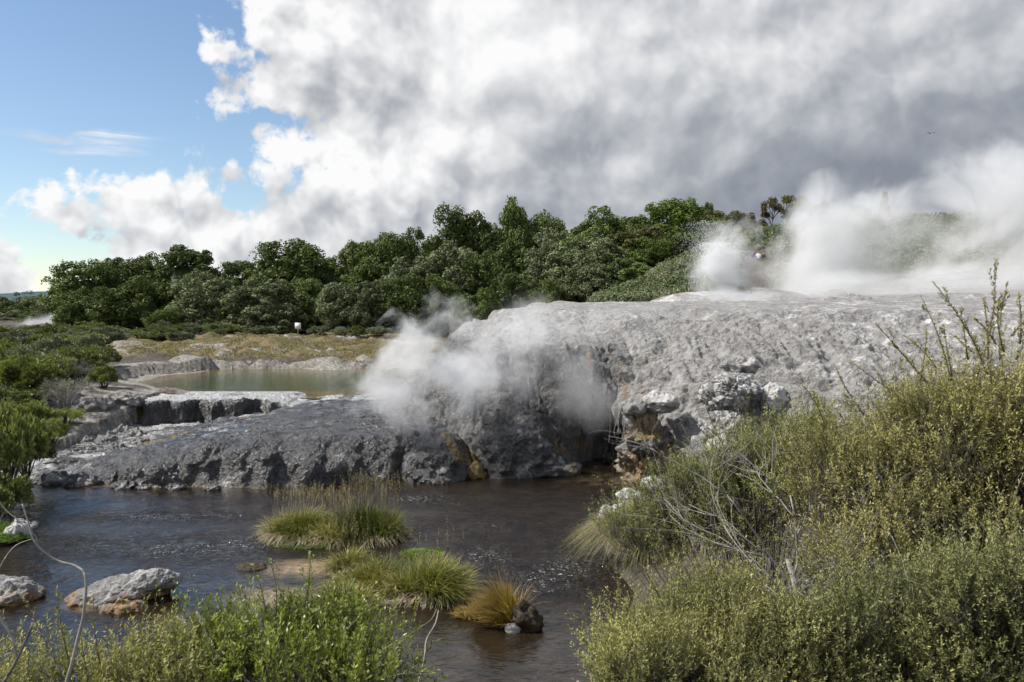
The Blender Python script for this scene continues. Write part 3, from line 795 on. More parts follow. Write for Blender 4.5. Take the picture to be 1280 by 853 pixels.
PROTO = {}
def get_proto(kind, seed):
    k = (kind, seed)
    if k not in PROTO:
        cm, tm = make_proto(kind, seed)
        c = cm.build('crown', None); t = tm.build('trunk', M_BARK, None, True)
        PROTO[k] = (c.data, t.data)
        bpy.data.objects.remove(c); bpy.data.objects.remove(t)
    return PROTO[k]

CROWN_MESH = {}
def place_tree(name, px, top, wpx, Y, kind, seed, mat, label, cat='tree', group=None, ground=None, bury=0.0, rz=None, crown='crown', trunk='trunk', depth=1.0, zoff=0.0):
    p = at(px, top, Y); x = p[0]
    gz = ground_at(x, Y) if ground is None else ground
    gz += zoff
    h = max(p[2] - gz, .4) + bury
    r = wpx / 2000.0 * Y
    cd, td = get_proto(kind, seed)
    key = (kind, seed, mat.name)
    if key not in CROWN_MESH:
        m2 = cd.copy(); m2.materials.clear(); m2.materials.append(mat); CROWN_MESH[key] = m2
    e = empty(name, (x, Y, gz - bury), label, cat, group, rz if rz is not None else random.uniform(0, 6.28))
    sc_ = (r / .97, r / .97 * depth, h / (1.04 if kind in ('round', 'tall', 'wide', 'far') else .97))
    for nm, d in ((crown, CROWN_MESH[key]), (trunk, td)):
        o = bpy.data.objects.new(nm, d); C.objects.link(o); o.parent = e; o.scale = sc_
    return e

ORD = ['first', 'second', 'third', 'fourth', 'fifth', 'sixth', 'seventh', 'eighth', 'ninth', 'tenth', 'eleventh', 'twelfth', 'thirteenth', 'fourteenth', 'fifteenth', 'sixteenth',
       'seventeenth', 'eighteenth', 'nineteenth', 'twentieth', 'twenty-first', 'twenty-second', 'twenty-third', 'twenty-fourth', 'twenty-fifth', 'twenty-sixth', 'twenty-seventh', 'twenty-eighth', 'twenty-ninth', 'thirtieth',
       'thirty-first', 'thirty-second', 'thirty-third', 'thirty-fourth', 'thirty-fifth', 'thirty-sixth', 'thirty-seventh', 'thirty-eighth', 'thirty-ninth', 'fortieth']

# forest edge: (px, top y, width px, distance, kind, seed, material)
D_, P_, B_, O_ = M_TREE, M_TREE_PALE, M_TREE_BRIGHT, M_TREE_OLIVE
SKYLINE = [(106, 328, 88, 108, 'round', 1, D_), (152, 325, 76, 114, 'tall', 2, D_), (184, 320, 70, 118, 'round', 3, D_), (228, 306, 104, 112, 'wide', 4, D_), (298, 326, 84, 116, 'round', 5, D_),
           (368, 303, 104, 112, 'round', 6, D_), (415, 322, 80, 118, 'wide', 1, D_), (447, 306, 78, 116, 'tall', 3, D_), (482, 291, 96, 116, 'round', 2, D_), (528, 286, 92, 118, 'wide', 5, D_), (576, 269, 96, 120, 'round', 4, D_),
           (612, 284, 70, 122, 'tall', 6, D_), (641, 256, 66, 124, 'tall', 1, D_), (674, 269, 84, 126, 'round', 3, D_), (710, 284, 84, 120, 'wide', 2, P_), (744, 267, 110, 118, 'wide', 6, D_), (800, 270, 84, 122, 'round', 5, D_),
           (846, 253, 100, 124, 'round', 1, B_), (888, 262, 60, 150, 'wide', 3, O_), (882, 256, 34, 160, 'tall', 2, D_), (922, 263, 62, 140, 'wide', 4, O_)]
FRONT = [(96, 362, 54, 104, 'round', 6, D_), (130, 356, 76, 103, 'wide', 2, D_), (176, 352, 80, 104, 'round', 4, D_), (206, 388, 46, 98, 'round', 1, B_), (256, 342, 88, 103, 'round', 3, P_), (254, 404, 34, 96, 'wide', 5, B_),
         (300, 366, 66, 102, 'wide', 6, D_), (334, 350, 98, 101, 'wide', 1, P_), (338, 388, 70, 98, 'round', 2, P_), (392, 348, 80, 104, 'round', 5, D_), (420, 356, 64, 101, 'tall', 4, P_), (452, 350, 76, 101, 'wide', 3, P_), (498, 346, 80, 102, 'round', 6, D_),
         (462, 322, 84, 108, 'wide', 4, D_), (520, 322, 84, 106, 'wide', 1, P_), (568, 304, 92, 108, 'round', 2, P_), (548, 344, 80, 102, 'wide', 5, D_), (606, 318, 80, 106, 'round', 3, D_), (598, 364, 60, 92, 'wide', 6, B_),
         (646, 300, 84, 110, 'wide', 4, D_), (690, 302, 90, 106, 'wide', 5, P_), (640, 344, 84, 100, 'round', 1, D_), (686, 346, 70, 98, 'wide', 2, D_), (738, 296, 108, 104, 'wide', 3, P_), (738, 334, 84, 98, 'round', 4, P_),
         (800, 284, 104, 108, 'wide', 1, O_), (812, 300, 60, 104, 'round', 6, B_), (782, 322, 74, 100, 'round', 5, D_), (846, 292, 84, 112, 'wide', 2, D_), (900, 276, 70, 128, 'wide', 5, O_)]
KINDNAME = {D_.name: 'dark green', P_.name: 'greyish green', B_.name: 'bright green', O_.name: 'olive'}
SHAPE = {'round': 'rounded', 'tall': 'tall', 'wide': 'broad'}
SKYLINE.sort(key=lambda t: t[0]); FRONT.sort(key=lambda t: t[0])
for i, (px, ty, w, Y, k, s_, m) in enumerate(SKYLINE):
    place_tree('forest_tree', px, ty, w, Y, k, s_, m, '%s %s tree, %s from the left along the forest skyline' % (SHAPE[k], KINDNAME[m.name], ORD[i]), 'tree', 'trees of the forest skyline', bury=1.0 if px > 560 else .3)
for i, (px, ty, w, Y, k, s_, m) in enumerate(FRONT):
    place_tree('forest_tree', px, ty, w, Y, k, s_, m, '%s %s tree, %s from the left in the lower front of the forest' % (SHAPE[k], KINDNAME[m.name], ORD[i]), 'tree', 'trees along the front of the forest', bury=1.2)
# far grove at the left edge
FARL = [(8, 364, 40, 190), (33, 362, 44, 200), (58, 372, 40, 185), (22, 380, 50, 175), (-14, 368, 40, 195), (48, 388, 46, 165), (4, 392, 44, 160), (66, 396, 36, 158), (28, 402, 40, 150)]
for i, (px, ty, w, Y) in enumerate(sorted(FARL)):
    place_tree('grove_tree', px, ty, w, Y, 'far', 10 + i % 3, [D_, O_, D_][i % 3], 'distant dark tree, %s from the left in the far grove at the left edge' % ORD[i], 'tree', 'trees of the far grove', bury=1)
# trees showing through the steam on the right
GUMS = [(936, 270, 34, 150, 'tall', 2, M_TREE_BROWN, 'brownish slender tree just left of the flat-topped gum trees'),
        (952, 276, 26, 148, 'tall', 5, M_TREE_BROWN, 'second brownish slender tree beside the first gum tree'),
        (966, 256, 30, 150, 'gum', 21, M_TREE_BROWN, 'brown sparse gum tree with a small flat top, leftmost of the gums'),
        (984, 251, 44, 152, 'gum', 22, M_TREE_OLIVE, 'flat-topped sparse gum tree in the middle of the three gums'),
        (1014, 250, 44, 152, 'gum', 23, M_TREE_OLIVE, 'flat-topped sparse gum tree, rightmost of the three gums'),
        (1032, 258, 30, 150, 'far', 11, D_, 'small dark round tree right of the gum trees in the steam'),
        (1072, 258, 46, 130, 'tall', 4, P_, 'grey-green tree half hidden in steam left of the conifer'),
        (1106, 246, 34, 135, 'conifer', 31, D_, 'dark conifer with a pointed top rising out of the steam'),
        (1090, 276, 50, 125, 'round', 2, D_, 'dark tree in the steam below the conifer'),
        (946, 298, 30, 118, 'round', 1, M_TREE_BRIGHT, 'small bright green tree behind the viewing platform'),
        (1150, 300, 70, 120, 'round', 3, D_, 'dark tree almost lost in the thick steam, left of the three'),
        (1215, 296, 80, 124, 'wide', 4, D_, 'dark tree almost lost in the thick steam, middle of the three'),
        (1285, 290, 90, 120, 'round', 5, D_, 'dark tree almost lost in the thick steam, at the right edge')]
for px, ty, w, Y, k, s_, m, lab in GUMS:
    place_tree('gum_tree' if k == 'gum' else ('conifer' if k == 'conifer' else 'hill_tree'), px, ty, w, Y, k, s_, m, lab, 'tree', bury=.6)

# ---------------------------------------------------------------- shrubs
def shrub_mb(seed, kind):
    rng = np.random.default_rng(seed); mb = MB()
    if kind == 'leafy':
        nl, ns, lf, L, W, up = 14, 14, 34, .085, .05, .6
    elif kind == 'fine':
        nl, ns, lf, L, W, up = 13, 16, 38, .075, .022, 1.2
    else:
        nl, ns, lf, L, W, up = 12, 12, 26, .085, .012, .8
    d = unit(nl * 3, rng); d = d[d[:, 2] > -.15][:nl]
    c = np.array([0, 0, .38]) + d * [.62, .62, .36] * rng.uniform(.75, 1.05, (len(d), 1))
    s = unit(len(c) * ns, rng).reshape(len(c), ns, 3); s[..., 2] = np.abs(s[..., 2]) * 1.0 - .2
    q = (c[:, None] + s * .26 * rng.uniform(.5, 1.1, (len(c), ns, 1))).reshape(-1, 3)
    dirs = s.reshape(-1, 3) + [0, 0, up * .5]
    pl = unit(len(q) * lf, rng).reshape(len(q), lf, 3)
    p = q[:, None] + pl * .085 * rng.uniform(.3, 1, (len(q), lf, 1)); p = p.reshape(-1, 3)
    p[:, 2] = np.abs(p[:, 2])
    dr = (pl + dirs[:, None] * .8).reshape(-1, 3)
    nr = unit(len(p), rng) + pl.reshape(-1, 3) + [0, 0, .4]
    a = np.clip(.4 * np.repeat(rng.random(len(q)), lf) + .6 * rng.random(len(p)), 0, 1)
    mb.leaves(p, dr, nr, L * rng.uniform(.6, 1.3, len(p)), W, a)
    st = MB()
    for k in range(26):
        e = q[rng.integers(len(q))]
        st.tube([[e[0] * .1, e[1] * .1, -.06], [e[0] * .45, e[1] * .45, e[2] * .5], e, e * [1.1, 1.1, 1.12]], [.022, .014, .006, .002], 4)
    return mb, st
SPROTO = {}
def place_shrub(px, base_py, w_px, h_px, Y, kind, seed, mat, label, name='shrub', group=None, cat='shrub', ground=None, x=None):
    """base on the ground at column px and distance Y"""
    if (kind, seed) not in SPROTO:
        mb, st = shrub_mb(seed, kind)
        a = mb.build('foliage', None); b = st.build('stem', M_BARK if kind != 'twiggy' else M_BARK_GREY, None, True)
        SPROTO[(kind, seed)] = (a.data, b.data); bpy.data.objects.remove(a); bpy.data.objects.remove(b)
    fd, sd = SPROTO[(kind, seed)]
    key = ('s', kind, seed, mat.name)
    if key not in CROWN_MESH:
        m2 = fd.copy(); m2.materials.clear(); m2.materials.append(mat); CROWN_MESH[key] = m2
    X = (px - 640) / 1000 * Y if x is None else x
    gz = ground_at(X, Y) if ground is None else ground
    e = empty(name, (X, Y, gz - .05), label, cat, group, random.uniform(0, 6.28))
    for nm, d in (('foliage', CROWN_MESH[key]), ('stem', sd)):
        o = bpy.data.objects.new(nm, d); C.objects.link(o); o.parent = e
        o.scale = (w_px / 2000 * Y / .85, w_px / 2000 * Y / .85, h_px / 1000 * Y / .92)
    return e
SG, SD, SGR, SP = M_SHRUB, M_SHRUB_DK, M_SHRUB_GREY, M_SHRUB_PALE
# left slope in front of the far forest: (px, width, height, distance, kind, seed, material)
LEFT = []
rng_ = random.Random(5)
rows = [(92, 30, 10, 6), (84, 34, 13, 6), (76, 40, 17, 6), (69, 44, 21, 6), (62, 50, 25, 5), (56, 58, 30, 5), (51, 62, 34, 4), (46.5, 70, 36, 4), (42.5, 70, 38, 3)]
right_end = {92: 300, 84: 230, 76: 150, 69: 110, 62: 128, 56: 130, 51: 125, 46.5: 100, 42.5: 80}
rowname = {92: 'farthest', 84: 'second farthest', 76: 'third farthest', 69: 'fourth farthest', 62: 'middle', 56: 'fourth nearest', 51: 'third nearest', 46.5: 'second nearest', 42.5: 'nearest'}
for (Y, w, h, n) in rows:
    xs_ = []; x_ = -25
    while x_ < right_end[Y]:
        xs_.append(x_); x_ += w * rng_.uniform(.40, .62)
    for i, x_ in enumerate(xs_):
        r_ = rng_.random()
        if Y > 80: m, k = (SP if r_ < .45 else SD if r_ < .8 else SG), ('leafy' if r_ < .7 else 'fine')
        elif Y > 60: m, k = (SGR if r_ < .38 else SP if r_ < .58 else SD if r_ < .72 else SG), ('twiggy' if r_ < .38 else 'leafy')
        else: m, k = (SG if r_ < .42 else SP if r_ < .58 else SD if r_ < .75 else SGR), ('fine' if r_ < .25 else 'leafy' if r_ < .75 else 'twiggy')
        nm = {SG.name: 'fresh green', SD.name: 'dull green', SGR.name: 'grey twiggy', SP.name: 'silvery'}[m.name]
        place_shrub(x_ + rng_.uniform(-6, 6), 0, w * rng_.uniform(.85, 1.45), h * rng_.uniform(.75, 1.3), Y + rng_.uniform(-2.2, 2.2), k, 40 + rng_.randrange(3), m,
                    '%s shrub, %s from the left in the %s row of the left slope' % (nm, ORD[i], rowname[Y]), group='shrubs on the left slope')
# shrubs around the pool and along the forest foot
NAMED = [(182, 34, 30, 43.5, 'leafy', 41, SG, 'bright green rounded shrub on the rocks in front of the pool'),
         (77, 52, 26, 38, 'fine', 42, SG, 'low yellow-green shrub at the water side of the left slope'),
         (60, 46, 34, 35.5, 'fine', 40, SG, 'yellow-green shrub leaning over the grey rock shelf'),
         (128, 36, 26, 46, 'leafy', 40, SG, 'light green shrub at the left tip of the pool'),
         (30, 66, 42, 37, 'leafy', 42, SG, 'glossy green shrub between the left slope and the rock shelf'),
         (104, 46, 22, 49, 'twiggy', 41, SGR, 'grey dead-looking shrub left of the pool tip'),
         (325, 44, 13, 93, 'leafy', 41, SP, 'silvery low shrub left of the white sign'), (398, 30, 14, 93, 'leafy', 42, SP, 'silvery low shrub just right of the white sign'),
         (428, 34, 12, 92, 'fine', 40, SP, 'second silvery low shrub right of the sign'), (474, 36, 13, 92, 'leafy', 41, SP, 'silvery low shrub at the foot of the forest near the steam'),
         (446, 22, 14, 91, 'leafy', 40, SD, 'small dark shrub between two silvery shrubs at the forest foot'), (236, 30, 16, 92, 'leafy', 42, SP, 'silvery shrub under the forest left of the bare bank'),
         (200, 36, 18, 90, 'leafy', 40, SP, 'pale shrub under the forest above the dry bank'), (276, 40, 14, 94, 'leafy', 41, SP, 'pale grey-green shrub under the middle of the forest')]
for px, w, h, Y, k, s_, m, lab in NAMED:
    place_shrub(px, 0, w, h, Y, k, s_, m, lab)
# big leafy bush at the left water edge
for (px, w, h, Y, gz, lab) in [(2, 100, 118, 27.0, .35, 'large glossy green bush overhanging the water at the left edge'), (-14, 90, 60, 25.2, .1, 'lower dark part-shaded bush at the left edge below the large bush'), (28, 60, 66, 30.5, .5, 'green bush behind the large glossy bush at the left edge')]:
    place_shrub(px, 0, w, h, Y, 'leafy', 41, SD if h < 100 else SG, lab, 'bush', cat='bush', ground=gz)

# scrub covering the hillside right of the forest: nobody could count it
def hillside():
    rng = np.random.default_rng(3); n = 2600
    px = rng.uniform(742, 1330, n * 3); Y = rng.uniform(68, 108, n * 3) ; X = (px - 640) / 1000 * Y
    keep = (X > 7 + (Y - 68) * .12); X = X[keep]; Y = Y[keep]; ok = ~((np.abs(X / Y - .308) < .024) & (Y < 87)); X = X[ok][:n]; Y = Y[ok][:n]; n = len(X)
    Z = ground_h(X, Y); lf = 80
    r = rng.uniform(.5, 1.25, n)
    d = unit(n * lf, rng).reshape(n, lf, 3); d[..., 2] = np.abs(d[..., 2])
    c = np.stack([X, Y, Z], 1)
    p = c[:, None] + d * r[:, None, None] * [1, 1, .85] * rng.uniform(.75, 1.1, (n, lf, 1)); p = p.reshape(-1, 3)
    nr = d.reshape(-1, 3) + .6 * unit(len(p), rng)
    tone = fbm(c, .12, 3) * .8 + .45 + rng.normal(size=n) * .12
    a = np.clip(np.repeat(tone, lf) + rng.normal(size=len(p)) * .15, 0, 1)
    mb = MB(); mb.leaves(p, np.cross(nr, unit(len(p), rng)), nr, rng.uniform(.12, .34, len(p)), .17, a)
    m = mat_leaf('hillside scrub leaves', [(0, (.035, .055, .014)), (.35, (.085, .115, .035)), (.6, (.14, .155, .085)), (1, (.24, .24, .17))], trans=.15, vary=0)
    tag(mb.build('hillside_scrub', m), 'dense grey-green scrub covering the slope right of the forest', 'scrub', kind='stuff')
hillside()

# ---------------------------------------------------------------- grasses
def mat_blade(name, stops):
    return mat_leaf(name, stops, rough=.5, trans=.3, vary=.05)
M_GRASS = mat_blade('tussock grass', [(0, (.055, .072, .016)), (.3, (.13, .15, .032)), (.55, (.25, .24, .065)), (.75, (.40, .34, .15)), (1, (.52, .45, .27))])
M_GRASS_OR = mat_blade('orange sedge', [(0, (.07, .085, .018)), (.3, (.17, .14, .03)), (.6, (.31, .19, .04)), (.85, (.38, .26, .09)), (1, (.42, .36, .2))])
M_GRASS_DRY = mat_blade('dry grass', [(0, (.15, .11, .06)), (.5, (.30, .25, .17)), (1, (.50, .44, .33))])
M_GRASS_LUSH = mat_blade('lush grass', [(0, (.06, .11, .015)), (.6, (.16, .24, .04)), (1, (.30, .36, .09))])

def blades(mb, base, d, L, W, droop, a, seg=4):
    """curved grass blades"""
    n = len(base); t = np.linspace(0, 1, seg + 1)
    d = d / np.linalg.norm(d, axis=1)[:, None]
    hor = d * [1, 1, 0]; hor /= np.linalg.norm(hor, axis=1)[:, None] + 1e-6
    P = base[:, None] + d[:, None] * (L[:, None] * t)[..., None] + hor[:, None] * (L[:, None] * droop[:, None] * t ** 2 * .5)[..., None]
    P[..., 2] -= (L[:, None] * droop[:, None] * t ** 2.2 * .75)
    w = np.cross(d, np.array([0, 0, 1.0]) + .3 * unit(n)); w /= np.linalg.norm(w, axis=1)[:, None] + 1e-6
    wd = W[:, None] * (1 - t ** 1.6 * .92)
    A = P - w[:, None] * wd[..., None] * .5; B = P + w[:, None] * wd[..., None] * .5
    V = np.stack([A, B], 2).reshape(-1, 3)
    k = np.arange(n)[:, None] * 2 * (seg + 1) + np.arange(seg)[None] * 2
    F = np.stack([k, k + 1, k + 3, k + 2], -1).reshape(-1, 4)
    mb.add(V, F, None, np.repeat(a, 2 * (seg + 1)))

def tussock(name, x, y, z, rx, ry, h, n, mat, label, lean=(0, 0), amean=.4, W=.021, soil=True, rock_r=None, dry=0, seedheads=0, hgt=.12, seed=0, soilcol=None, cat='tussock', droop=(.1, .75), spread=.8):
    rng = np.random.default_rng(seed + 100)
    e = empty(name, (x, y, z), label, cat)
    th = rng.uniform(0, 6.28, n); rr = np.sqrt(rng.random(n))
    bx, by = np.cos(th) * rr * rx, np.sin(th) * rr * ry
    bz = hgt * (1 - rr ** 2)
    # clumps
    nc = max(4, int(rx * ry * 12)); cc = np.stack([rng.uniform(-rx, rx, nc), rng.uniform(-ry, ry, nc)], 1)
    dd = np.linalg.norm(np.stack([bx, by], 1)[:, None] - cc[None], axis=2); ci = dd.argmin(1); off = np.stack([bx, by], 1) - cc[ci]
    hue = rng.uniform(-.34, .34, nc)[ci]; hh = rng.uniform(.5, 1.2, nc)[ci]; ln = rng.normal(size=(nc, 2))[ci] * .22
    out = spread * np.stack([bx / rx * .45 + off[:, 0] * 1.6, by / ry * .45 + off[:, 1] * 1.6], 1)
    d = np.stack([out[:, 0] + ln[:, 0] + rng.normal(size=n) * .32 + lean[0], out[:, 1] + ln[:, 1] + rng.normal(size=n) * .32 + lean[1], rng.uniform(.7, 1.25, n)], 1)
    L = h * hh * rng.uniform(.55, 1.15, n)
    mb = MB(); blades(mb, np.stack([bx, by, bz], 1), d, L, W * rng.uniform(.6, 1.4, n), rng.uniform(droop[0], droop[1], n), np.clip(amean + hue + rng.normal(size=n) * .2, 0, 1))
    mb.build('blades', mat, e)
    if dry:
        q = MB(); m_ = dry; th = rng.uniform(0, 6.28, m_); r2 = rng.uniform(.75, 1.05, m_)
        b = np.stack([np.cos(th) * rx * r2, np.sin(th) * ry * r2, np.full(m_, hgt * .6)], 1)
        d2 = np.stack([np.cos(th) + rng.normal(size=m_) * .5, np.sin(th) + rng.normal(size=m_) * .5, rng.uniform(-.1, .5, m_)], 1)
        blades(q, b, d2, h * .7 * rng.uniform(.5, 1.1, m_), W * 1.1 * np.ones(m_), rng.uniform(.8, 1.5, m_), rng.random(m_)); q.build('dead_blades', M_GRASS_DRY, e)
    if seedheads:
        q = MB(); m_ = seedheads
        b = np.stack([rng.uniform(-rx, rx, m_), rng.uniform(-.3, .9, m_) * ry, np.full(m_, hgt)], 1)
        d2 = np.stack([rng.normal(size=m_) * .14 + .05, rng.normal(size=m_) * .14, np.ones(m_)], 1); L2 = h * rng.uniform(1.15, 1.75, m_)
        blades(q, b, d2, L2, .006 * np.ones(m_), rng.uniform(0, .2, m_), rng.random(m_))
        tip = b + d2 / np.linalg.norm(d2, axis=1)[:, None] * L2[:, None] * .93
        k = 16; pp = np.repeat(tip, k, 0) + rng.normal(size=(m_ * k, 3)) * [.012, .012, .07 * h / .8]; dd2 = np.repeat(d2, k, 0) + .7 * unit(m_ * k, rng)
        q.leaves(pp, dd2, unit(m_ * k, rng), .035, .012, rng.uniform(.2, .8, m_ * k)); q.build('seed_stalks', M_GRASS_DRY, e)
    if soil:
        th = np.linspace(0, 2 * math.pi, 60, endpoint=False); ph = np.linspace(.02, math.pi * .62, 22); T, Q = np.meshgrid(th, ph)
        S = np.stack([np.sin(Q) * np.cos(T), np.sin(Q) * np.sin(T), np.cos(Q)], -1).reshape(-1, 3)
        V = S * [rx * 1.0, ry * 1.0, hgt + .06] + S * fbm(S * 2 + seed, 1.2, 4)[:, None] * .12 * min(rx, 1); V[:, 2] -= .03
        o = mesh_np('soil_clump', V, grid_faces(22, 60, True), soilcol or M_SOIL, e, None, True)
    return e
M_SOIL = mat_simple('wet peat', (.045, .033, .022), .8, 9, .5, .9, bd=.05)
M_ALGAE = mat_simple('bright algae', (.13, .20, .03), .7, 7, .4, .6)

tussock('tussock', -6.1, 23.9, 0.0, 1.2, .8, .68, 3600, M_GRASS, 'wide mixed green and straw tussock on the largest island, left part', amean=.42, dry=900, seedheads=230, hgt=.34, seed=1)
tussock('tussock', -4.35, 23.8, 0.0, .9, .7, .95, 3200, M_GRASS, 'tall green tussock at the right end of the largest island', amean=.25, dry=800, seedheads=150, hgt=.30, seed=2)
tussock('tussock', -3.5, 19.4, 0.0, .8, .55, .92, 2600, M_GRASS, 'green tussock with fine blades in the middle of the stream below the largest island', amean=.3, dry=500, seedheads=20, hgt=.25, seed=3)
tussock('tussock', -1.95, 19.0, 0.0, .66, .5, .88, 2600, M_GRASS, 'dark green rounded tussock at the right end of the middle island', amean=.15, dry=300, seedheads=14, hgt=.28, seed=4)
tussock('tussock', -4.35, 20.9, 0.0, .45, .32, .62, 900, M_GRASS, 'small scruffy straw tussock between the largest island and the middle tussocks', amean=.6, dry=300, seedheads=8, hgt=.14, seed=31)
tussock('tussock', -3.9, 18.3, 0.0, .5, .35, .6, 1100, M_GRASS, 'ragged yellow-green tussock just above the lance-leaved shrub', amean=.5, dry=250, seedheads=8, hgt=.14, seed=32)
tussock('tussock', -2.75, 19.0, 0.0, .42, .35, .62, 1000, M_GRASS, 'low brownish tussock joining the two middle tussocks', amean=.7, dry=350, seedheads=6, hgt=.16, seed=33)
tussock('tussock', -5.2, 23.4, 0.0, .5, .5, .6, 1100, M_GRASS, 'dry straw tuft in the dip of the largest island', amean=.85, dry=500, seedheads=40, hgt=.24, seed=34)
tussock('tussock', -2.5, 22.0, 0.0, .60, .35, .18, 1500, M_GRASS_LUSH, 'low bright green grass patch just right of the largest island', amean=.6, hgt=.06, seed=5)
tussock('tussock', -6.0, 22.8, 0.0, .9, .3, .14, 1500, M_GRASS_LUSH, 'flat bright green grass fringe below the largest island', amean=.5, hgt=.05, seed=15)
tussock('sedge_clump', -.22, 17.3, 0.0, .42, .36, .84, 2600, M_GRASS_OR, 'orange-brown sedge clump alone in the stream', lean=(-.12, 0), amean=.52, dry=0, seedheads=0, hgt=.30, W=.017, seed=6, droop=(.0, .4), spread=.36)
tussock('sedge_clump', -.95, 17.6, 0.0, .25, .2, .38, 350, M_GRASS_OR, 'thin reddish sprig clump left of the orange sedge', lean=(-.3, 0), amean=.6, hgt=.05, seed=16, soil=False)
rock('rock', (.28, 17.0, .12), (.38, .28, .42), 'dark earthy rock against the right side of the orange sedge clump', mat=M_SOIL, seed=4, amp=.45, nu=70, nv=40)
rock('rock', (.02, 16.78, .04), (.17, .13, .16), 'small pale stone at the foot of the orange sedge clump', seed=6, amp=.3, nu=50, nv=30, attrs=lambda G: {'white': np.full(len(G), .6)})
rock('rock', (-2.7, 18.5, .02), (.42, .25, .12), 'low tan stone between the two middle tussocks', seed=8, amp=.3, nu=50, nv=30, attrs=lambda G: {'ochre': np.full(len(G), .6)})
# overhanging tussock on the right bank
tussock('tussock', 3.75, 21.3, .8, 1.15, .9, 1.05, 6500, M_GRASS, 'shaggy drooping tussock on the right bank above the stream', lean=(-.15, -.1), amean=.5, dry=2400, hgt=.55, seed=7, W=.012, droop=(.7, 1.7))
tussock('tussock', 5.2, 20.6, 1.2, 1.1, .8, .9, 3500, M_GRASS, 'straw-coloured tussock under the shrubs of the right bank', amean=.6, dry=1500, hgt=.4, seed=8, W=.012, droop=(.7, 1.6))
# grass patch with a white rock at the left edge
tussock('grass_patch', -15.7, 23.4, .1, 1.3, .9, .28, 3800, M_GRASS_LUSH, 'bright green grass patch on the bank at the left edge', amean=.45, hgt=.12, seed=9, cat='grass')
rock('rock', (-14.75, 23.7, .18), (.42, .4, .34), 'pale pointed rock at the tip of the left grass patch', seed=12, amp=.4, nu=60, nv=36, attrs=lambda G: {'white': np.full(len(G), .7)})

def bank_grass():
    rng = np.random.default_rng(8); n = 60000
    Y = rng.uniform(66.5, 94, n); X = rng.uniform(-44, 3, n)
    k = fbm(np.stack([X, Y, 0 * X], 1), .25, 3) > -.12; X, Y = X[k], Y[k]; n = len(X)
    k = X > -36 + (80 - Y) * .3; X, Y = X[k], Y[k]; n = len(X)
    Z = ground_h(X, Y) + .02
    mb = MB(); d = np.stack([rng.normal(size=n) * .5, rng.normal(size=n) * .5, np.ones(n)], 1)
    blades(mb, np.stack([X, Y, Z], 1), d, rng.uniform(.10, .30, n), .06 * np.ones(n), rng.uniform(.2, 1, n), rng.random(n), 2)
    m = mat_blade('bank grass', [(0, (.075, .075, .03)), (.5, (.17, .14, .065)), (1, (.31, .26, .15))])
    tag(mb.build('dry_grass', m), 'short dry yellow grass over the bank behind the pool', 'grass', kind='stuff')
bank_grass()

def near_grass():
    rng = np.random.default_rng(18); n = 90000
    Y = rng.uniform(3, 31, n); X = rng.uniform(-24, 20, n); Z = ground_h(X, Y)
    cl = fbm(np.stack([X, Y, 0 * X], 1), .55, 4)
    k = (Z > .12) & (cl > -.06) & (np.abs(X) < Y * 1.1 + 3); X, Y, Z, cl = X[k], Y[k], Z[k], cl[k]; n = len(X)
    mb = MB(); d = np.stack([rng.normal(size=n) * .45, rng.normal(size=n) * .45, np.ones(n)], 1)
    blades(mb, np.stack([X, Y, Z - .01], 1), d, rng.uniform(.12, .38, n) * (1 + cl), .011 * np.ones(n), rng.uniform(.2, 1.1, n), np.clip(.35 + cl + rng.normal(size=n) * .2, 0, 1), 3)
    tag(mb.build('bank_grass', M_GRASS), 'rough grass on the near banks under the shrubs', 'grass', kind='stuff')
near_grass()

# ================================================================== ROCKS
def near_white(G): return {'white': .55 + .3 * (G[:, 2] > np.percentile(G[:, 2], 60)), 'ochre': .25 * (1 - sstep(.05, .35, G[:, 2])) + .0}
# second and third dark mounds, at the foot of the terrace
def mound_attr(G):
    x, y, z = G.T
    ch = np.exp(-(((x + (z - 0.1) * .95 + 1.45 - .1) / .22) ** 2)) * (z < 1.7)
    return {'wet': np.full(len(G), .9), 'white': .16 + .0 * x, 'ochre': .75 * ch}
rock('rock_mound', (-3.15, 33.0, -.1), (1.45, 2.2, 1.75), 'dark glistening rounded rock mound beside the yellow-stained gully', 'rock mound', M_DARK, 21, .22, 1.6, mound_attr, nu=260, nv=150)
rock('rock_mound', (.15, 34.0, -.2), (2.15, 2.3, 2.7), 'tall dark grey rock mound under the steam, with a scalloped foot in the water', 'rock mound', M_DARK, 22, .2, 1.8,
     lambda G: {'wet': np.full(len(G), .45), 'white': .24 + .35 * np.exp(-((G[:, 2] - .55) / .14) ** 2) * (G[:, 0] > .6), 'ochre': .7 * np.exp(-(((G[:, 0] + 1.6) / .35) ** 2 + ((G[:, 2] - .5) / .6) ** 2)) + .6 * np.exp(-(((G[:, 0] - 1.9) / .25) ** 2 + ((G[:, 2] - 1.1) / .5) ** 2))}, nu=280, nv=170)
rock('rock', (-1.45, 32.1, .05), (.38, .5, .5), 'ochre yellow mossy rock at the mouth of the gully between two dark mounds', 'rock', M_DARK, 23, .3, 1.2, lambda G: {'ochre': np.full(len(G), .85)}, nu=60, nv=40)
rock('rock_ledge', (1.35, 32.9, .12), (1.5, 1.0, .45), 'flat grey rock ledge dripping into the river below the waterfall wall', 'rock ledge', M_DARK, 24, .25, 1.4, lambda G: {'wet': np.full(len(G), .4), 'white': .25 + .55 * (G[:, 2] > .45), 'ochre': .6 * np.exp(-((G[:, 0] - 2.5) / .3) ** 2)}, nu=110, nv=60, flat=.4)
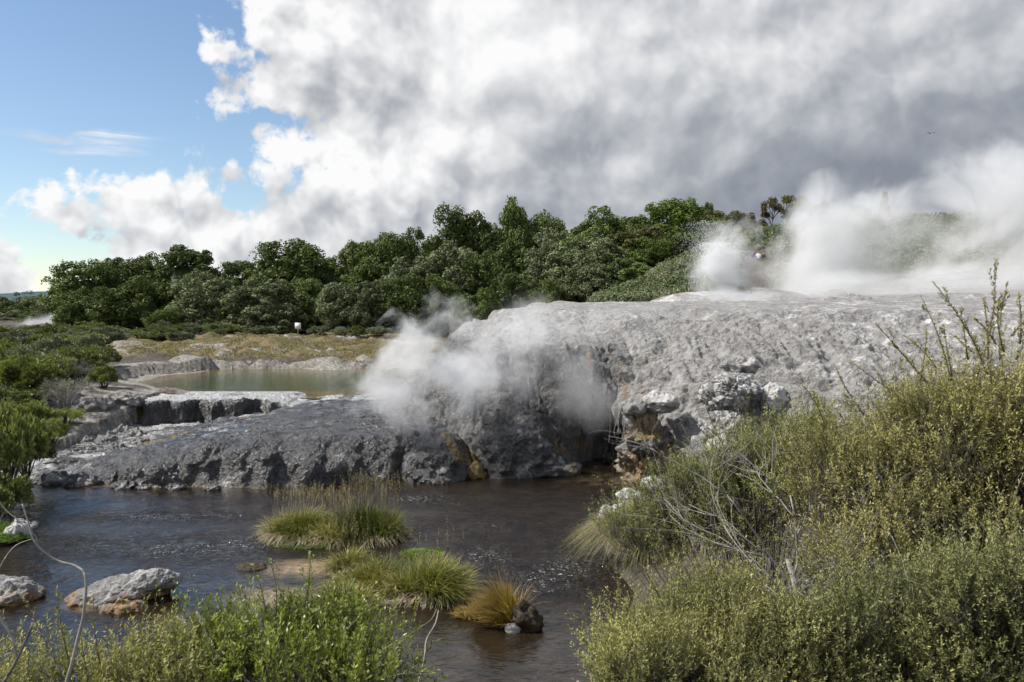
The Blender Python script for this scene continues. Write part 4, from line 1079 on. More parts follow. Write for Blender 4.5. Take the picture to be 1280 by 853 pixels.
# tufa pillar
def pillar_attr(G):
    x, y, z = G.T
    return {'ochre': .40 + .45 * np.exp(-((x - 5.1) / .4) ** 2) * (z < 3.1) + .2 * (z < 1.4), 'white': .35 + .4 * (z > 3.0) + .3 * np.exp(-((x - 5.2) / .25) ** 2), 'wet': .55 * (z < 2.6) * (x > 5.3)}
rock('rock_pillar', (5.25, 31.6, .7), (.85, .8, 2.35), 'stained tufa pillar with white and orange streaks above the right bank', 'rock pillar', M_SINTER, 31, .42, 2.0, pillar_attr, nu=200, nv=150)
rock('rock', (4.75, 31.2, 2.95), (.50, .5, .34), 'grey cap stone on the left shoulder of the tufa pillar', 'rock', M_SINTER, 32, .3, 1, lambda G: {'wet': np.full(len(G), .15), 'white': np.full(len(G), .25)}, nu=80, nv=50, rot=.4)
rock('rock', (5.85, 31.3, 3.15), (.78, .6, .42), 'rounded pale cap rock on top of the tufa pillar', 'rock', M_SINTER, 33, .26, 1, lambda G: {'white': .35 + .4 * (G[:, 2] > 3.2)}, nu=90, nv=50)
rock('rock', (5.25, 31.0, 1.55), (.62, .5, .42), 'yellow-edged dark rock bulge halfway down the tufa pillar', 'rock', M_DARK, 34, .4, 1.4, lambda G: {'ochre': .75 * (G[:, 2] > 1.75), 'wet': np.full(len(G), .5), 'white': .3 + 0 * G[:, 0]}, nu=90, nv=50)
# blocky cracked outcrop
def cracked(G):
    w1, w2 = worley(G, 3.2); cr = np.exp(-(w2 - w1) * 14)
    return {'white': .72 - .9 * cr, 'wet': .9 * cr + .8 * (G[:, 0] > 9.0) * (G[:, 2] < 3.6)}
def crack_disp(Q):
    w1, w2 = worley(Q + [8.6, 30, 3.4], 3.2); n = Q / (np.linalg.norm(Q, axis=1)[:, None] + 1e-6)
    return Q - n * (np.exp(-(w2 - w1) * 10) * .09)[:, None]
rock('rock_outcrop', (8.55, 31.1, 3.55), (1.15, .95, .80), 'large cracked pale rock outcrop in the terrace slope above the shrubs', 'rock outcrop', M_SINTER, 41, .26, 1.4, cracked, nu=200, nv=120, flat=.12, post=crack_disp)
rock('rock_outcrop', (8.2, 30.6, 2.35), (.95, .8, .62), 'cracked light grey rock just below the large pale outcrop', 'rock outcrop', M_SINTER, 42, .24, 1.4, cracked, nu=160, nv=90, flat=.1, post=crack_disp)
rock('rock', (9.15, 31.9, 4.55), (.75, .6, .30), 'small grey rock on top of the large cracked outcrop', 'rock', M_SINTER, 43, .4, 1.4, lambda G: {'white': np.full(len(G), .45)}, nu=80, nv=50)
rock('rock', (10.15, 31.3, 3.35), (.55, .6, .5), 'white ribbed rock at the right side of the cracked outcrop', 'rock', M_SINTER, 44, .35, 1.4, lambda G: {'white': np.full(len(G), .85)}, nu=80, nv=50)
# boulders in and by the river
def boulder_attr(G):
    return {'white': .30 + .45 * fbm(G, 1.6, 3) + .25 * sstep(.35, .6, G[:, 2]), 'ochre': .22 + .5 * (1 - sstep(.05, .5, G[:, 2])) + .35 * fbm(G + 5, 1.1, 3), 'wet': .9 * (1 - sstep(.02, .12, G[:, 2]))}
def slant(Q):
    Q = Q.copy(); Q[:, 2] += Q[:, 0] * .22 - .0; Q[:, 2] *= np.where(Q[:, 1] > 0, .9, 1); return Q
rock('boulder', (-9.35, 18.9, .10), (1.35, .75, .42), 'large pale weathered boulder lying in the river', 'boulder', M_SINTER, 51, .20, 1.2, boulder_attr, nu=240, nv=130, post=slant, rot=.12)
rock('boulder', (-8.95, 18.1, -.02), (.55, .35, .2), 'low tan rock at the foot of the large pale boulder', 'boulder', M_SINTER, 52, .35, 1.3, boulder_attr, nu=90, nv=50)
rock('boulder', (-12.2, 18.7, .05), (.95, .6, .36), 'low pale rock cut by the left edge of the photo, beside the boulder', 'boulder', M_SINTER, 53, .3, 1.3, boulder_attr, nu=120, nv=70)
rock('rock', (-6.9, 20.9, 0), (.42, .25, .10), 'flat brown stone just breaking the water surface', 'rock', M_SOIL, 54, .3, 1.2, None, nu=50, nv=30)
for i, (x, y, z, r, lab) in enumerate([(3.2, 24.2, .55, .42, 'white rock peeping over the drooping tussock on the right bank'), (3.75, 25.2, .85, .34, 'second white rock behind the drooping tussock'), (7.3, 27.5, 2.1, .45, 'white rock glimpsed through the shrubs right of the tussock'),
                                       (4.9, 27.4, .75, .36, 'white stone under the tufa pillar among the shrubs')]):
    rock('rock', (x, y, z), (r * 1.2, r, r * .8), lab, 'rock', M_SINTER, 60 + i, .35, 1.3, lambda G: {'white': np.full(len(G), .95)}, nu=60, nv=40)
# rubble left of the pool and along its lip
rr = random.Random(3)
RUB = [(132, 545, 37.5, .55), (150, 520, 40, .6), (120, 512, 41.5, .75), (165, 528, 39.5, .5), (105, 540, 37.5, .45), (142, 560, 36, .4), (172, 548, 37.5, .45), (158, 506, 43, .6), (128, 528, 39.3, .5), (112, 558, 35.8, .35), (190, 556, 36.5, .3), (88, 566, 35, .35)]
RUB.sort()
for i, (px, py, Y, r) in enumerate(RUB):
    X = (px - 640) / 1000 * Y
    z = max(ground_at(X, Y), .35) + .05
    rock('rubble_rock', (X, Y, z), (r * 1.2, r, r * .62), 'broken grey rock, %s from the left in the rubble by the mound' % ORD[i], 'rock', M_SINTER, 70 + i, .5, 1.6,
         lambda G: {'white': .25 + .5 * fbm(G, 1.2, 3), 'wet': .35 - .5 * fbm(G + 9, .9, 3)}, nu=70, nv=44, group='rubble rocks left of the pool', rot=rr.random() * 3)
FOOT = [(150, 606, 30.2, .34), (215, 608, 30.0, .25), (262, 607, 29.9, .22), (175, 609, 30.0, .2), (60, 598, 31.2, .6), (98, 604, 30.8, .5)]
FOOT.sort()
for i, (px, py, Y, r) in enumerate(FOOT):
    rock('rock', ((px - 640) / 1000 * Y, Y, .05), (r * 1.4, r, r * .55), 'low waterline rock, %s from the left along the foot of the long dark mound' % ORD[i], 'rock', M_DARK, 90 + i, .35, 1.4,
         lambda G: {'white': np.full(len(G), .4), 'wet': np.full(len(G), .5)}, nu=60, nv=40, group='rocks at the foot of the dark mound')
# hummocks on the plateau
def hum(G): return {'white': np.full(len(G), .2), 'ochre': .25 + 0 * G[:, 0]}
rock('rock_hummock', (18.7, 56, 6.9), (2.6, 1.8, 1.05), 'smooth buff rock hummock right of the geyser, the longer of two', 'rock hummock', M_SINTER, 101, .16, .8, hum, nu=120, nv=60)
rock('rock_hummock', (22.4, 56.5, 6.9), (1.7, 1.4, 1.05), 'smooth buff rock hummock farther right from the geyser, the shorter of two', 'rock hummock', M_SINTER, 102, .16, .8, hum, nu=110, nv=60)
rock('rock_hummock', (20.8, 49.5, 6.95), (1.8, 1.2, .42), 'dark broken rock rim at the edge of the steaming terrace top', 'rock hummock', M_SINTER, 103, .4, 1.2, lambda G: {'wet': np.full(len(G), .35), 'white': np.full(len(G), .35)}, nu=110, nv=60)
rock('rock_hummock', (27.8, 50.5, 7.0), (2.2, 1.2, .42), 'pale low rock rim on the terrace top behind the tall twigs', 'rock hummock', M_SINTER, 104, .3, 1.2, lambda G: {'white': np.full(len(G), .4)}, nu=110, nv=60)
rock('geyser_mound', (15.2, 59.5, 6.75), (5.2, 3.0, 1.05), 'buff sinter mound around the geyser vent', 'geyser mound', M_SINTER, 105, .12, .8, lambda G: {'white': np.full(len(G), .55), 'ochre': .45 + .5 * fbm(G, .7, 3)}, nu=140, nv=70)

# ================================================================== GEYSER AND STEAM
def geyser():
    e = empty('geyser', (15.6, 57.5, 7.5), 'white spouting geyser jet on the terrace top', 'geyser')
    rng = np.random.default_rng(5); mb = MB()
    n = 70000
    t = rng.random(n) ** .8
    # several leaning spouts
    k = rng.integers(0, 5, n); lean = np.array([-.75, -.45, -.2, .12, -1.0])[k]; hh = np.array([3.0, 3.9, 3.3, 2.0, 2.2])[k]
    z = hh * t; x = lean * z * .5 + rng.normal(size=n) * (.10 + .16 * z); y = rng.normal(size=n) * (.12 + .12 * z)
    r = rng.uniform(.007, .022, n) * (1 - .3 * t)
    # fine spray to the left
    m = 7000; zz = rng.uniform(.2, 5.4, m); xx = -1.1 - rng.normal(size=m) * .9 - zz * .12; r2 = rng.uniform(.005, .013, m); yy = rng.normal(size=m) * .8
    P = np.concatenate([np.stack([x, y, z], 1), np.stack([xx, yy, zz], 1)]); rr_ = np.concatenate([r, r2])
    O = np.array([[1, 0, 0], [-1, 0, 0], [0, 1, 0], [0, -1, 0], [0, 0, 1.6], [0, 0, -1.6]])
    V = (P[:, None] + O[None] * rr_[:, None, None]).reshape(-1, 3)
    T = np.array([[0, 2, 4], [2, 1, 4], [1, 3, 4], [3, 0, 4], [2, 0, 5], [1, 2, 5], [3, 1, 5], [0, 3, 5]])
    T = (np.arange(len(P))[:, None, None] * 6 + T[None]).reshape(-1, 3)
    mb.add(V, None, T, .5)
    m_, g, out = new_mat('water spray'); principled(g, out, c4(.86, .88, .9), .5, None, .5)
    mb.build('spray', m_, e, True)
geyser()

def steam(name, blobs, dens, label, nscale=.35, seed=0.0, detail=4, soft=.55, rough=.62, thr=0.0, step=1.0, gain=1.5, col=.92, pad=1.25, stretch=(1, 1, 1), zmin=None, aniso=.0):
    m = bpy.data.materials.new(name); m.use_nodes = True; t = m.node_tree; t.nodes.clear(); g = NG(t)
    out = g.node('ShaderNodeOutputMaterial')
    P = g.node('ShaderNodeTexCoord').outputs['Object']
    PW = g.v('ADD', P, (seed * 13.7, seed * 5.1, seed * 3.3))
    PW = g.v('MULTIPLY', PW, stretch)
    acc = None; pts = []
    for b in blobs:
        px, py, Y, rx, rz = b[:5]; ry = b[5] if len(b) > 5 else (rx + rz) / 2
        c = at(px, py, Y); r = np.array([rx * Y / 1000, ry * Y / 1000, rz * Y / 1000])
        if len(b) > 6: r[1] = b[6]
        q = g.v('MULTIPLY', g.v('SUBTRACT', P, tuple(c)), tuple(1 / r))
        f = g.m('SUBTRACT', 1.0, g.v('LENGTH', q))
        acc = f if acc is None else g.m('SMOOTH_MAX', acc, f, .3)
        S = unit(60, np.random.default_rng(1)); pts.append(c + S * r * pad)
    n = g.noise(PW, nscale, detail, rough, .55)
    d = g.m('ADD', acc, g.m('MULTIPLY', g.m('SUBTRACT', n, .5), soft * 3.2))
    d = g.mr(d, thr, thr + 1 / gain, 0, 1, True)
    d = g.m('MULTIPLY', d, dens)
    pv = g.node('ShaderNodeVolumePrincipled'); pv.inputs['Color'].default_value = (col, col, col * 1.005, 1); pv.inputs['Anisotropy'].default_value = aniso
    g.l.new(d, pv.inputs['Density']); g.l.new(pv.outputs[0], out.inputs['Volume'])
    m.cycles.volume_step_rate = step
    bm = bmesh.new()
    for p in np.concatenate(pts):
        if zmin is not None: p[2] = max(p[2], zmin)
        bm.verts.new(p)
    r_ = bmesh.ops.convex_hull(bm, input=bm.verts)
    bmesh.ops.delete(bm, geom=[v for v in bm.verts if not v.link_faces], context='VERTS')
    me = bpy.data.meshes.new(name); bm.to_mesh(me); bm.free(); me.materials.append(m)
    o = bpy.data.objects.new(name, me); C.objects.link(o)
    return tag(o, label, 'steam', kind='stuff')
steam('steam', [(550, 400, 32.5, 56, 40), (526, 425, 32.3, 42, 48), (515, 455, 32, 62, 52), (565, 455, 33, 60, 55), (500, 492, 31.8, 75, 46), (462, 478, 32, 42, 34), (545, 510, 32, 60, 44), (605, 440, 33.5, 58, 50), (650, 425, 34.5, 60, 42), (600, 480, 32, 60, 46)],
      .78, 'thick white steam cloud billowing off the left end of the terrace wall', .62, 1.0, 6, 1.6, .66, .12, .3, .9)
steam('steam', [(668, 392, 39, 55, 34), (690, 440, 34.5, 80, 55), (735, 490, 32.4, 70, 60), (700, 410, 38, 100, 32), (640, 470, 33, 70, 55), (780, 395, 42, 90, 18)],
      .26, 'thin steam veil drifting over the terrace wall beside the waterfall alcove', .55, 2.0, 4, .9, .62, .10, .5, .9)
steam('steam', [(908, 318, 57, 42, 52), (918, 296, 57, 34, 34), (912, 352, 57, 46, 36), (890, 335, 57, 30, 46)],
      .6, 'rounded steam cloud around the geyser jet', .50, 3.0, 5, .9, .62, .12, .4, 1.2)
steam('steam', [(1014, 285, 64, 62, 56), (1005, 335, 62, 52, 60), (1035, 335, 64, 80, 60), (1100, 330, 64, 90, 64), (1150, 285, 64, 90, 72), (1205, 260, 64, 95, 76), (1270, 255, 64, 95, 90), (1120, 262, 66, 70, 44), (1190, 325, 62, 130, 76), (1110, 300, 66, 80, 50), (1285, 330, 62, 100, 80), (1060, 285, 66, 60, 44), (1330, 270, 62, 100, 100)],
      .30, 'huge bank of white steam rising behind the terrace on the right', .15, 4.0, 6, 1.35, .62, .12, .3, 1.1)
steam('steam', [(900, 372, 52, 100, 12, 60), (1000, 368, 54, 120, 18, 60), (1100, 362, 56, 120, 26, 60), (1200, 356, 56, 120, 32, 60), (1300, 350, 54, 120, 36, 60), (1050, 352, 58, 90, 22, 60)],
      .34, 'low steam drifting along the hot top of the terrace', .35, 5.0, 3, .7, .6, .05, .4, 1.0, stretch=(.5, .5, 1.4))
steam('steam', [(50, 404, 130, 22, 12), (62, 402, 130, 18, 13), (38, 408, 130, 18, 9)], .5, 'small far steam wisp in front of the grove at the left edge', .4, 6.0, 3, .6, .6, .05, .5, 1.2)

# ================================================================== SMALL THINGS OF THE PLACE
M_WOOD = mat_simple('weathered timber', (.24, .22, .20), .8, 10, .3, .4)
M_WHITE = mat_simple('white paint', (.72, .72, .71), .5, 5, .08, .1)
M_METAL = mat_simple('galvanised metal', (.42, .43, .44), .4, 8, .1, .1, .6)
M_DKWOOD = mat_simple('dark timber', (.09, .08, .07), .8, 10, .3, .4)

def sign():
    Y = 92.0; x = (372.5 - 640) / 1000 * Y; z = ground_at(x, Y) + .1
    e = empty('sign', (x, Y, z), 'blank white back of a small sign on a post at the forest foot', 'sign')
    a = MB(); a.box((0, .0, .55), (.07, .07, 1.1)); a.build('post', M_METAL, e)
    b = MB(); b.box((0, -.06, 1.1), (.66, .04, .72)); b.build('panel', M_WHITE, e)
sign()

def fence():
    Y0 = 62.0
    pts = [(1135, 347), (1180, 343), (1232, 338), (1284, 333), (1340, 328)]
    P3 = [at(px, py, Y0 + i * 1.0) for i, (px, py) in enumerate(pts)]
    x0, y0, _ = P3[0]
    e = empty('fence', (x0, y0, ground_at(x0, y0)), 'pale two-rail fence along the steaming slope at the right edge', 'fence')
    o = np.array([x0, y0, ground_at(x0, y0)])
    for i in range(len(P3)):
        p = P3[i]; g_ = ground_at(p[0], p[1]); mb = MB()
        mb.tube([[*(p[:2] - o[:2]), g_ - o[2] - .3], [*(p[:2] - o[:2]), p[2] + .12 - o[2]]], .06, 8)
        mb.build('post', M_WOOD, e)
    for dz in (0, -.55):
        mb = MB(); mb.tube([q - o + [0, -.1, dz] for q in P3], .06, 6); mb.build('rail', M_WOOD, e)
fence()

def person(x, y, z, h, shirt, label, rz=0.0, arm=(.0, .0)):
    """standing figure grown from a joint skeleton"""
    k = h / 1.72
    V = [(0, 0, .92), (0, 0, 1.12), (0, 0, 1.36), (0, 0, 1.47), (0, -.01, 1.60), (0, -.01, 1.68),
         (.10, 0, .88), (.11, -.01, .48), (.12, .02, .08), (.12, -.12, .04), (-.10, 0, .88), (-.11, .01, .48), (-.12, .03, .08), (-.12, -.11, .04),
         (.19, 0, 1.38), (.24, -.02, 1.12), (.22, -.14 - arm[0], .98 + arm[0]), (.21, -.22 - arm[0], .95 + arm[0]),
         (-.19, 0, 1.38), (-.24, -.02, 1.12), (-.22, -.14 - arm[1], .98 + arm[1]), (-.21, -.22 - arm[1], .95 + arm[1])]
    Rr = [.15, .14, .15, .06, .10, .08, .10, .07, .045, .04, .10, .07, .045, .04, .06, .045, .036, .03, .06, .045, .036, .03]
    E = [(0, 1), (1, 2), (2, 3), (3, 4), (4, 5), (0, 6), (6, 7), (7, 8), (8, 9), (0, 10), (10, 11), (11, 12), (12, 13), (2, 14), (14, 15), (15, 16), (16, 17), (2, 18), (18, 19), (19, 20), (20, 21)]
    me = bpy.data.meshes.new('person'); me.from_pydata([tuple(c * k for c in v) for v in V], E, [])
    o = bpy.data.objects.new('person', me); C.objects.link(o)
    s = o.modifiers.new('skin', 'SKIN'); me.skin_vertices or None
    if not me.skin_vertices: me.attributes.new('skin', 'FLOAT', 'POINT')
    for i, r in enumerate(Rr):
        me.skin_vertices[0].data[i].radius = (r * k, r * k * .85); me.skin_vertices[0].data[i].use_root = (i == 0)
    ss = o.modifiers.new('sub', 'SUBSURF'); ss.levels = 2; ss.render_levels = 2
    m, g, out = new_mat('figure ' + label[:12])
    sp = g.node('ShaderNodeSeparateXYZ'); g.l.new(g.node('ShaderNodeTexCoord').outputs['Object'], sp.inputs[0])
    f = g.m('DIVIDE', sp.outputs[2], 1.9)
    c = g.ramp(f, [(0, (.03, .03, .04)), (.49 * k, shirt), (.775 * k, (.42, .25, .17)), (.865 * k, (.05, .035, .02))], 'CONSTANT')
    principled(g, out, c, .8)
    me.materials.append(m)
    o.location = (x, y, z); o.rotation_euler = (0, 0, rz)
    return tag(o, label, 'person', 'visitors on the viewing platform')

def platform():
    Y = 84.0
    c = at(948, 327, Y); gz = ground_at(c[0], Y) ; top = c[2] - .75
    e = empty('viewing_platform', (c[0], Y, gz), 'dark timber viewing platform with a rail behind the geyser', 'viewing platform')
    d = MB(); d.box((0, .8, top - gz), (3.4, 2.4, .14)); d.build('deck', M_DKWOOD, e)
    r = MB(); r.box((0, -.4, top - gz + 1.02), (3.4, .10, .07)); r.build('rail', M_WOOD, e)
    r = MB(); r.box((0, -.37, top - gz + .55), (3.3, .05, .78)); r.build('balustrade', M_DKWOOD, e)
    for sx in (-1.6, -.55, .55, 1.6):
        p = MB(); p.box((sx, -.32, (top - gz) / 2 + .1), (.14, .14, top - gz + 1.7)); p.build('post', M_DKWOOD, e)
    person(c[0] - .55, Y + .25, top + .08, 1.75, (.05, .06, .30), 'person in a blue top standing at the platform rail', .2)
    person(c[0] + .05, Y + .2, top + .08, 1.78, (.75, .75, .75), 'person in a white top in the middle of the platform', -.2, (.2, .25))
    person(c[0] + .65, Y + .25, top + .08, 1.66, (.04, .04, .05), 'person in dark clothes at the right end of the platform', .1, (.1, 0))
platform()

def cottage():
    Y = 132.0; c = at(873, 290, Y); gz = ground_at(c[0], Y); h = c[2] - gz + .6
    e = empty('cottage', (c[0], Y, gz), 'small white house almost hidden behind the forest trees', 'house')
    w = MB(); w.box((0, 0, h / 2 - .2), (5, 4, h + .4)); w.build('wall', M_WHITE, e)
    r = MB(); V = [(-2.8, -2.3, h - .05), (2.8, -2.3, h - .05), (2.8, 2.3, h - .05), (-2.8, 2.3, h - .05), (-2.8, 0, h + 1.3), (2.8, 0, h + 1.3)]
    r.add(V, [[0, 1, 5, 4], [2, 3, 4, 5], [0, 3, 2, 1]], [[0, 4, 3], [1, 2, 5]]); r.build('roof', mat_simple('grey roof', (.16, .15, .15)), e)
    f = MB(); f.box((.6, -2.02, h - 1.1), (1.0, .06, 1.1)); f.build('window', M_METAL, e)
cottage()

def bird():
    p = at(1163, 167, 150); mb = MB()
    mb.tube([[0, -.25, 0], [0, -.1, .02], [0, .12, 0], [0, .32, -.02]], [.02, .08, .07, .02], 8)
    w = MB()
    for s in (-1, 1):
        x = np.array([.05, .35, .7, 1.0]) * s; z = np.array([0, .16, .14, .02]); ch = np.array([.22, .24, .17, .03])
        V = np.concatenate([np.stack([x, ch * .5 - .02, z], 1), np.stack([x, -ch * .5 - .02, z], 1)]); V = np.concatenate([V, V - [0, 0, .015]])
        w.add(V, [[i, i + 1, i + 5, i + 4] for i in range(3)] + [[i + 8, i + 12, i + 13, i + 9] for i in range(3)])
    o = mb.build('bird', M_DKWOOD, None, True); wo = w.build('wings', M_DKWOOD, o)
    o.location = tuple(p); tag(o, 'tiny dark bird gliding in front of the grey clouds', 'bird')
bird()

def mountains():
    m = mat_simple('far mountain', (.045, .075, .085), .95, .004, .35, .2)
    xs = np.linspace(-9000, 9000, 260); ys = np.linspace(5200, 7600, 30); X, Y = np.meshgrid(xs, ys)
    prof = np.clip(1 - np.abs((Y - 6300) / 1100) ** 1.5, 0, 1)
    hh = 60 + 75 * fbm(np.stack([X.ravel(), Y.ravel() * .5, 0 * X.ravel()], 1), .0007, 5).reshape(X.shape) + 35 * np.exp(-((X + 3500) / 700) ** 2)
    Z = prof * hh - 6
    tag(mesh_np('mountains', np.stack([X, Y, Z], -1).reshape(-1, 3), grid_faces(*X.shape), m, None, None, True), kind='structure')
mountains()

# ================================================================== NEAR SHRUBS
def prisms(mb, P, rad, a):
    """P: (n, k, 3) polylines as thin three-sided twigs, all at once"""
    n, k, _ = P.shape
    t = P[:, -1] - P[:, 0]; t /= np.linalg.norm(t, axis=1)[:, None] + 1e-9
    u = np.cross(t, unit(n)); u /= np.linalg.norm(u, axis=1)[:, None] + 1e-9; v = np.cross(t, u)
    rr_ = np.linspace(1, .35, k)[None, :] * np.broadcast_to(np.asarray(rad, float), (n,))[:, None]
    V = []
    for j in range(3):
        c, s = math.cos(j * 2.094), math.sin(j * 2.094)
        V.append(P + (u * c + v * s)[:, None] * rr_[..., None])
    V = np.stack(V, 2).reshape(-1, 3)
    b = np.arange(n)[:, None, None] * k * 3 + np.arange(k - 1)[None, :, None] * 3
    j = np.arange(3)[None, None]; j1 = (j + 1) % 3
    F = np.stack([b + j, b + j1, b + 3 + j1, b + 3 + j], -1).reshape(-1, 4)
    mb.add(V, F, None, a)

def sprigs(lb, tb, base, D, L, nleaf, leafL, leafW, bend, rng, tone, spread=.75, tw=.0016, whorl=.35):
    n = len(base); D = D / np.linalg.norm(D, axis=1)[:, None]
    up = np.array([0, 0, 1.0])
    side = unit(n, rng); 
    def pos(t):
        return base[:, None] + D[:, None] * (L[:, None] * t)[..., None] + up * (bend * L[:, None] * t ** 2)[..., None] + side[:, None] * (.12 * L[:, None] * np.sin(t * 3))[..., None]
    tt = np.linspace(0, 1, 4)[None].repeat(n, 0)
    prisms(tb, pos(tt), tw, .5)
    t = rng.random((n, nleaf)) ** .85
    p = pos(t).reshape(-1, 3)
    rad = unit(n * nleaf, rng); Dn = np.repeat(D + up * bend, nleaf, 0)
    rad = rad - Dn * (rad * Dn).sum(1)[:, None] * .8
    d = Dn * whorl + rad * spread + .1 * up
    p = p + rad * .004
    nr = unit(len(p), rng) * .7 + Dn * .8 + up * .3
    a = np.clip(.45 * np.repeat(tone, nleaf) + .3 * t.reshape(-1) + .35 * rng.random(len(p)) - .05, 0, 1)
    lb.leaves(p, d, nr, leafL * rng.uniform(.6, 1.25, len(p)), leafW * rng.uniform(.7, 1.2, len(p)), a)

def near_bush(name, label, ells, n, mat, base, leafL=.018, leafW=.0065, L=(.12, .30), nleaf=44, seed=0, nstem=90, shoots=(), bark=None, up=.75, cat='shrub', whorl=.35, shell=.5, stem_r=.012):
    rng = np.random.default_rng(seed + 500)
    bx, by = base; bz = ground_at(bx, by)
    e = empty(name, (bx, by, bz), label, cat)
    o = np.array([bx, by, bz])
    cs = []; rs = []; er = np.random.default_rng(seed + 900); more_ = []
    for (px, py, Y, rx, rz) in ells:
        for _ in range(4):
            a_ = er.uniform(0, 6.28); more_.append((px + math.cos(a_) * rx * .95, py - abs(math.sin(a_)) * rz * .95 + rz * .1, Y * er.uniform(.95, 1.03), rx * er.uniform(.25, .45), rz * er.uniform(.25, .5)))
    ells = list(ells) + more_
    for (px, py, Y, rx, rz) in ells:
        cs.append(at(px, py, Y)); rs.append([rx * Y / 1000, (rx + rz) / 2 * Y / 1000, rz * Y / 1000])
    cs = np.array(cs) - o; rs = np.array(rs)
    wt = (rs.prod(1)) ** .66; wt /= wt.sum()
    k = rng.choice(len(cs), n, p=wt)
    S = unit(n, rng); S[:, 2] = np.where(S[:, 2] < -.5, -S[:, 2], S[:, 2])
    rad = rng.uniform(shell, 1, n) ** .7
    lump = 1 + .75 * fbm(S * 1.5 + k[:, None] * 3.1, 1.5, 4)
    b = cs[k] + S * rs[k] * (rad * lump)[:, None]
    kp = fbm(b + seed, 3.0, 2) > -.17                # open gaps between the sprays
    b, k, S = b[kp], k[kp], S[kp]; n = len(b)
    tone = np.clip(.5 + 1.3 * fbm(b, 2.8, 3) + .25 * (rng.random(n) - .5), 0, 1)
    D = S * [1, 1, .8] * .75 + [0, 0, up] + .45 * unit(n, rng)
    Ls = rng.uniform(*L, n) * np.where(rng.random(n) < .12, 1.7, 1.0)
    lb, tb = MB(), MB()
    sprigs(lb, tb, b, D, Ls, nleaf, leafL, leafW, .25, rng, tone, whorl=whorl)
    # carrying branches
    idx = rng.choice(n, nstem, replace=False)
    for i in idx:
        q = b[i]; t = np.linspace(0, 1, 7)[:, None]
        r0 = np.array([rng.normal() * .12, rng.normal() * .12, -.05])
        mid = q * [.35, .35, .55] + rng.normal(size=3) * .12
        pts = (1 - t) ** 2 * r0 + 2 * t * (1 - t) * mid + t ** 2 * (q + S[i] * .1) + rng.normal(size=(7, 3)) * .012
        tb.tube(pts, np.linspace(stem_r * rng.uniform(.5, 1.3), .0022, 7), 5)
    # twigs joining the sprigs to the inside
    m_ = min(n, 4200); j = rng.choice(n, m_, replace=False)
    q = b[j]; ins = cs[k[j]] + (q - cs[k[j]]) * rng.uniform(.25, .6, (m_, 1)) - [0, 0, .12]
    tt = np.linspace(0, 1, 5)[None, :, None]
    P = ins[:, None] * (1 - tt) + q[:, None] * tt + rng.normal(size=(m_, 5, 3)) * .012
    prisms(tb, P, rng.uniform(.0022, .0048, m_), .5)
    for (px, py, qx, qy, Y, nl, ll) in shoots:       # tall shoots rising above the bush, from (px,py) to (qx,qy)
        Y = Y * rng.uniform(.95, 1.0); p0, p1 = at(px, py, Y) - o, at(qx, qy, Y * rng.uniform(.97, 1.03)) - o
        t = np.linspace(0, 1, 9)[:, None]; sd = unit(1, rng)[0] * [1, 1, .2]
        pts = p0 * (1 - t) + p1 * t + sd * .09 * np.sin(t * 2.8) * np.linalg.norm(p1 - p0)
        tb.tube(pts, np.linspace(.0055, .0018, 9), 5)
        Lt = np.linalg.norm(p1 - p0); m2 = int(nl * Lt)
        ti = rng.random(m2); pp = np.stack([np.interp(ti, t[:, 0], pts[:, c]) for c in range(3)], 1)
        dirn = (p1 - p0) / Lt; rd = unit(m2, rng); rd -= dirn * (rd @ dirn)[:, None]
        lb.leaves(pp, rd * .8 + dirn * .65, unit(m2, rng) + dirn, ll * rng.uniform(.6, 1.2, m2) * (1.05 - .4 * ti), ll * .34, np.clip(.35 + .45 * rng.random(m2) + .25 * ti, 0, 1))
        # side twigs
        ns = max(2, int(Lt * 9)); ti = rng.uniform(.1, .9, ns); pp = np.stack([np.interp(ti, t[:, 0], pts[:, c]) for c in range(3)], 1)
        rd = unit(ns, rng)
        sprigs(lb, tb, pp, rd * .7 + dirn * 1.0, Lt * rng.uniform(.12, .3, ns) * (1 - ti * .5), max(6, int(nl * Lt * .14)), ll * .9, ll * .3, .1, rng, rng.random(ns), whorl=.6)
    lb.build('foliage', mat, e); tb.build('branches', bark or M_BARK_DK, e)
    return e

M_MANUKA = mat_leaf('olive fine leaves', [(0, (0.058, 0.056, 0.027)), (.35, (0.145, 0.142, 0.051)), (.6, (0.273, 0.255, 0.090)), (.82, (0.406, 0.360, 0.151)), (1, (0.522, 0.429, 0.241))], trans=.25, vary=.03)
M_MANUKA_G = mat_leaf('green fine leaves', [(0, (0.053, 0.060, 0.027)), (.4, (0.133, 0.148, 0.051)), (.7, (0.255, 0.261, 0.098)), (1, (0.441, 0.418, 0.196))], trans=.25, vary=.03)
M_MANUKA_Y = mat_leaf('yellow-green fine leaves', [(0, (0.070, 0.072, 0.030)), (.4, (0.174, 0.180, 0.063)), (.7, (0.325, 0.313, 0.113)), (1, (0.534, 0.476, 0.211))], trans=.3, vary=.03)
M_LANCE = mat_leaf('lance leaves', [(0, (.045, .06, .015)), (.4, (.12, .15, .032)), (.7, (.24, .27, .06)), (1, (.45, .46, .14))], trans=.35, vary=.03, rough=.4, spec=.4)

